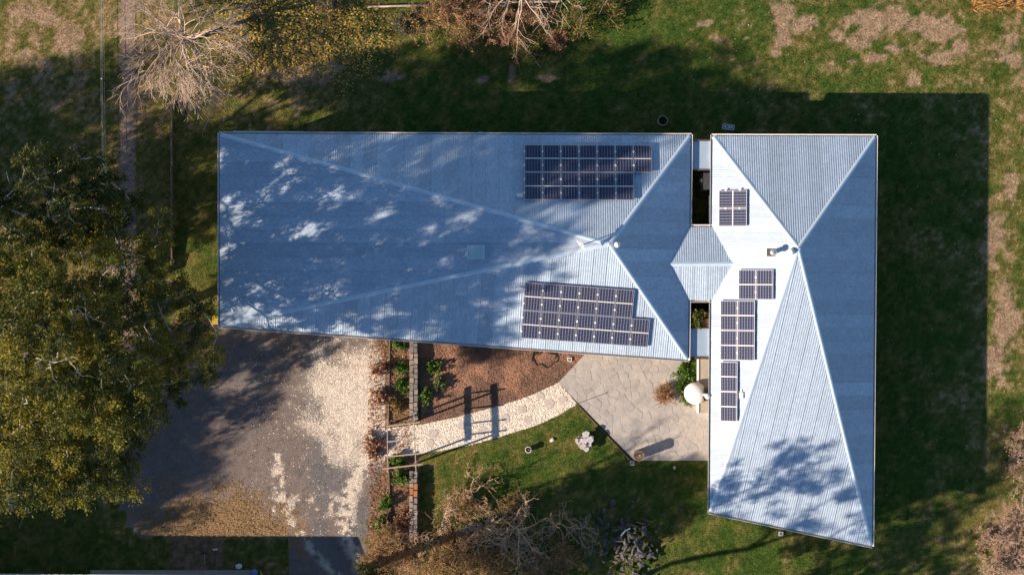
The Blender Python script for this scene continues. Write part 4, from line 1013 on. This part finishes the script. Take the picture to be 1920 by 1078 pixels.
# bare trees
def bare_tree(name, label, base, seed, limbs, L, r, lvl, mat, up=.02, tilt=(.5, 1.1), trunk=1.6, wig=.16, spread=.42, kids=(3, 5), shrink=.66, bias=Vector((0, 0, 0)), cat='tree', group=None, leaves=None):
    rg = random.Random(seed); t = thing(name, base, label, cat, group); m = MB()
    top = base+Vector((rg.uniform(-.15, .15), rg.uniform(-.15, .15), trunk))
    m.tube([base-Vector((0, 0, .15)), base.lerp(top, .5)+Vector((.05, .03, 0)), top], [r*1.5, r*1.15, r], 8); obj('trunk', m, mat, t, True)
    out = []
    for i in range(limbs):
        a = 2*math.pi*(i+rg.uniform(-.3, .3))/limbs; el = rg.uniform(*tilt); d = Vector((math.cos(a)*math.cos(el), math.sin(a)*math.cos(el), math.sin(el)))+bias*rg.uniform(.6, 1.2)
        grow(rg, top-Vector((0, 0, rg.uniform(0, trunk*.3))), d, L*rg.uniform(.8, 1.2), r*rg.uniform(.4, .65), lvl, out, wig, spread, kids, shrink, up, 4)
    m = MB()
    for pts, rd, l in out: m.tube(pts, rd, 5 if l > 1 else 3, False)
    obj('branches', m, mat, t, True)
    if leaves:
        pal, n, ln, wd, rad_ = leaves; ng = np.random.default_rng(seed); tips = [tuple(o_[0][-1]) for o_ in out if o_[2] == 0]
        k = min(len(tips), n); idx = ng.permutation(len(tips))[:k]
        V, Cc = leaf_cloud([tips[i] for i in idx], [rad_]*k, [max(3, ng.integers(6, 14)) for _ in idx], ln, wd, pal, ng, .2)
        o = link('foliage', fast_mesh('foliage', V, 4, MAT['leaf'], Cc), t); o['kind'] = 'stuff'; o.matrix_parent_inverse = Matrix.Translation(base).inverted()
    return t
bare_tree('bare_tree', 'spreading leafless tree with pale pinkish grey twigs beside the dirt track', W(362, 75), 31, 24, 1.9, .11, 4, MAT['bark_pale'], up=-.035, tilt=(.2, 1.1), trunk=2.2, wig=.13, spread=.34, kids=(2, 4), shrink=.72, bias=Vector((.05, -.3, 0)), leaves=([(.5, .38, .08)], 40, .10, .03, .12))
bare_tree('bare_tree', 'leafless tree with forked pale branches rising over the brown shrubs', W(985, -50), 33, 9, 2.6, .13, 3, MAT['bark_pale'], up=-.01, tilt=(.2, .9), trunk=1.8, wig=.2, spread=.4, kids=(2, 4), shrink=.64, bias=Vector((.0, -.35, 0)))

bare_tree('bare_tree', 'crooked leafless tree with orange brown trunk rising from the shrubs by the lawn', W(968, 985), 35, 8, 1.8, .06, 3, MAT['bark_tan'], up=.05, tilt=(.5, 1.25), trunk=1.8, wig=.3, spread=.5, kids=(2, 4), shrink=.66)

# shrubs of twigs (prototype meshes copied)
def shrub(name, label, base, seed, stems, L, r, lvl, mat, group, leaves=None, tilt=(.3, 1.2), wig=.3, spread=.55, kids=(2, 4), shrink=.68, up=.03, cat='shrub'):
    rg = random.Random(seed); t = thing(name, base, label, cat, group); out = []
    for i in range(stems):
        a = rg.uniform(0, 6.283); el = rg.uniform(*tilt); d = Vector((math.cos(a)*math.cos(el), math.sin(a)*math.cos(el), math.sin(el)))
        grow(rg, base+Vector((rg.uniform(-.15, .15), rg.uniform(-.15, .15), -.05)), d, L*rg.uniform(.7, 1.2), r*rg.uniform(.6, 1.1), lvl, out, wig, spread, kids, shrink, up, 5)
    m = MB()
    for pts, rd, l in out: m.tube(pts, rd, 4 if l > 1 else 3, False)
    obj('branches', m, mat, t, True)
    if leaves:
        pal, n, ln, wd, rad_, per = leaves; ng = np.random.default_rng(seed); tips = [tuple(o_[0][-1]) for o_ in out if o_[2] <= 1]
        idx = ng.permutation(len(tips))[:n]
        V, Cc = leaf_cloud([tips[i] for i in idx], [rad_]*len(idx), [per]*len(idx), ln, wd, pal, ng, .1)
        V[:, 2] = np.maximum(V[:, 2], .01)
        o = link('foliage', fast_mesh('foliage', V, 4, MAT['leaf'], Cc), t); o['kind'] = 'stuff'; o.matrix_parent_inverse = Matrix.Translation(base).inverted()
    return t
G1 = 'twisted bare shrubs beside the lawn'
tw = [(955,1005,1.3,.06),(838,968,1.3,.055),(1050,985,1.2,.05),(905,985,1.2,.05),(795,1010,1.2,.05),(1000,1040,1.2,.045),(880,930,1.0,.045),(1090,1000,.9,.04)]
for i, (px, py, L, r) in enumerate(tw):
    shrub('bare_shrub', 'twisted leafless shrub with curling pale branches at the foot of the lawn', W(px, py), 50+i, 6, L, r, 3, MAT['bark_tan'] if i % 2 == 0 else MAT['bark_pale'], G1, wig=.34, spread=.6)
G2 = 'straw coloured twiggy shrubs below the driveway'
for i, (px, py, L) in enumerate([(720,1010,.8),(760,1050,.9),(820,1060,1.0),(880,1055,1.0),(940,1070,1.0),(700,1060,.7),(850,1020,.8),(1010,1075,.9),(862,945,.8),(905,1040,.9),(1060,1050,.8),(960,950,.55)]):
    shrub('dry_shrub', 'low straw coloured shrub of fine dry twigs below the lawn', W(px, py), 70+i, 24, L, .016, 2, MAT['twig_brown'], G2, ([(.44, .27, .11), (.32, .21, .08), (.50, .34, .17), (.22, .17, .06)], 220, .09, .018, .14, 9), wig=.2, kids=(3, 4))
G3 = 'brown leaved shrubs along the back of the garden'
RED = [(.30, .15, .10), (.36, .20, .13), (.24, .12, .08), (.40, .26, .16)]
for i, (px, py, L) in enumerate([(850,20,1.1),(800,40,.9),(905,55,.9),(960,75,.7),(1045,78,.5),(875,70,.7),(830,-10,1.0),(930,10,1.0),(1000,40,.8)]):
    shrub('brown_shrub', 'reddish brown shrub with dry leaves along the back of the garden', W(px, py), 90+i, 14, L, .018, 2, MAT['twig_brown'], G3, (RED if i not in (1, 5) else [(.32, .24, .09), (.26, .2, .08), (.4, .26, .13)], 170, .09, .025, .15, 10), wig=.2, kids=(3, 4))
YG = [(.16, .16, .03), (.12, .14, .025), (.20, .18, .04), (.08, .12, .02)]
for i, (px, py, L, lab) in enumerate([(1090,45,.85,'yellow green bushy shrub beside the brown shrubs'),(1130,15,.8,'green shrub at the end of the row of brown shrubs'),(1010,98,.4,'small bright green plant below the brown shrubs'),(470,10,.7,'grey green shrub behind the spreading bare tree'),(620,5,.6,'grey green bush beside the straight fallen pole'),(752,45,.5,'olive bush beside the fallen pole in the golden leaves')]):
    shrub('green_shrub', lab, W(px, py), 120+i, 12, L, .015, 2, MAT['twig_brown'], None, (YG if i < 3 else [(.10, .11, .07), (.13, .13, .09)], 160, .1, .03, .16, 9), wig=.2)
G4 = 'pinkish dry shrubs at the lawn margin'
PINK = [(.46, .31, .22), (.40, .26, .18), (.50, .36, .27)]
for i, (px, py, L) in enumerate([(1908,852,.75),(1925,905,.9),(1915,965,.8),(1880,1000,.7),(1905,1045,.9),(1860,1055,.7),(1935,1000,.9),(1850,1010,.5),(1925,810,.5)]):
    shrub('pink_shrub', 'pinkish dry shrub with feathery seed heads at the edge of the lawn', W(px, py), 140+i, 14, L, .014, 2, MAT['bark_pale'], G4, (PINK, 170, .07, .02, .12, 12), wig=.22, kids=(3, 4))
# garden plants
GRN = [(.07, .16, .02), (.10, .20, .03), (.05, .12, .02), (.14, .22, .04)]
for i, (px, py, L, pal, lab) in enumerate([
    (800,742,.40,GRN,'leafy green plant in the mulch beside the stone wall'),(822,718,.26,[(.2,.26,.1),(.12,.2,.06)],'pale green plant in the mulch right of the larger one'),(814,688,.2,GRN,'small green plant in the wall shadow near the eave'),
    (756,722,.3,GRN,'round dark green bush against the stone wall'),(752,688,.18,GRN,'little green plant in the leaf littered bed near the eave'),(750,648,.25,GRN,'small olive plant at the top of the leaf littered bed'),
    (745,760,.4,[(.20,.17,.06),(.28,.18,.09)],'olive brown bush in the bed between the pergola and the house'),(714,745,.35,RED,'reddish dry shrub at the edge of the pale gravel'),(712,690,.28,RED,'reddish dry shrub by the gravel near the eave'),(703,826,.36,RED,'rust coloured low plant between driveway and path'),(698,846,.28,RED,'rust coloured tuft at the end of the gravel path'),
    (752,898,.36,GRN,'green shrub in the bed beside the lower stone wall'),(722,945,.36,GRN,'green weeds between driveway and lower wall'),(752,965,.36,RED,'brown leafy shrub beside the lower wall'),(712,985,.3,GRN,'green weeds at the corner of the driveway'),
    (745,865,.3,GRN,'dark green plant under the pergola beams'),
    (1285,690,.30,GRN,'bright green plant in the bed under the corner of the long wing'),(1292,705,.32,GRN,'bright green plant in the middle of the bed beside the bench'),(1284,722,.3,GRN,'bright green plant beside the dome oven'),(1281,703,.3,GRN,'bright green plant at the patio edge of the oven bed'),(1283,745,.3,[(.16,.22,.03),(.2,.24,.05)],'yellow green plant at the low end of the oven bed'),(1297,683,.24,GRN,'green plant at the top of the bed next to the bench'),
    (1312,592,.22,YG,'leafy plant in the soil of the planter courtyard'),(1307,605,.16,YG,'small plant at the flat roof end of the planter courtyard'),(1186,640,.2,GRN,'plant under the eave')]):
    if lab == 'plant under the eave': continue
    shrub('garden_plant', lab, W(px, py, 3.2 if 'courtyard' in lab else 0), 170+i, 9, L, .01, 1, MAT['twig_brown'], None, (pal, 90, .14, .05, .14, 11), wig=.15, cat='plant', kids=(3, 5))
shrub('twig_pile', 'round heap of reddish brown dry twigs on the patio paving', W(1247, 737)+Vector((0, 0, .03)), 210, 110, .5, .018, 1, MAT['twig_brown'], None, (RED, 160, .12, .018, .1, 6), tilt=(.05, 1.2), wig=.25, cat='twig pile')

# trees beyond the bottom of the frame: their shade dapples the right wing and lawn
def ring(cx, cy, r, z0, z1, n, seed, r0=.7, r1=1.1):
    rg = random.Random(seed); out = []
    for _ in range(n):
        a = rg.uniform(0, 6.283); q = math.sqrt(rg.random())*r; out.append((cx+q*math.cos(a), cy+q*math.sin(a), rg.uniform(z0, z1-(z1-z0)*.5*(q/r)), rg.uniform(r0, r1)))
    return out
gum_tree('garden_tree', 'tall sparse tree standing past the straw coloured shrubs', (850, 1210), 6.0, ring(860, 1268, 175, 9.5, 16.0, 66, 1), 380, DEEP, 61, bark='bark_grey')
gum_tree('garden_tree', 'leafy tree standing past the end of the shed', (690, 1165), 3.0, ring(690, 1176, 100, 4.5, 10, 40, 2)+ring(590, 1190, 80, 6.0, 10, 40, 4), 800, DEEP, 62, bark='bark_grey')
gum_tree('garden_tree', 'sparse tree standing in the grass past the slanted eave', (1240, 1230), 4.0, ring(1240, 1270, 140, 4.5, 9.5, 34, 3), 420, DEEP, 63, bark='bark_grey')
bare_tree('bare_tree', 'tall leafless tree standing past the end of the shed apron', W(528, 1120), 65, 7, 1.7, .22, 3, MAT['bark_grey'], up=.06, tilt=(.4, 1.2), trunk=8.6, wig=.22, spread=.42, kids=(2, 3), shrink=.7)
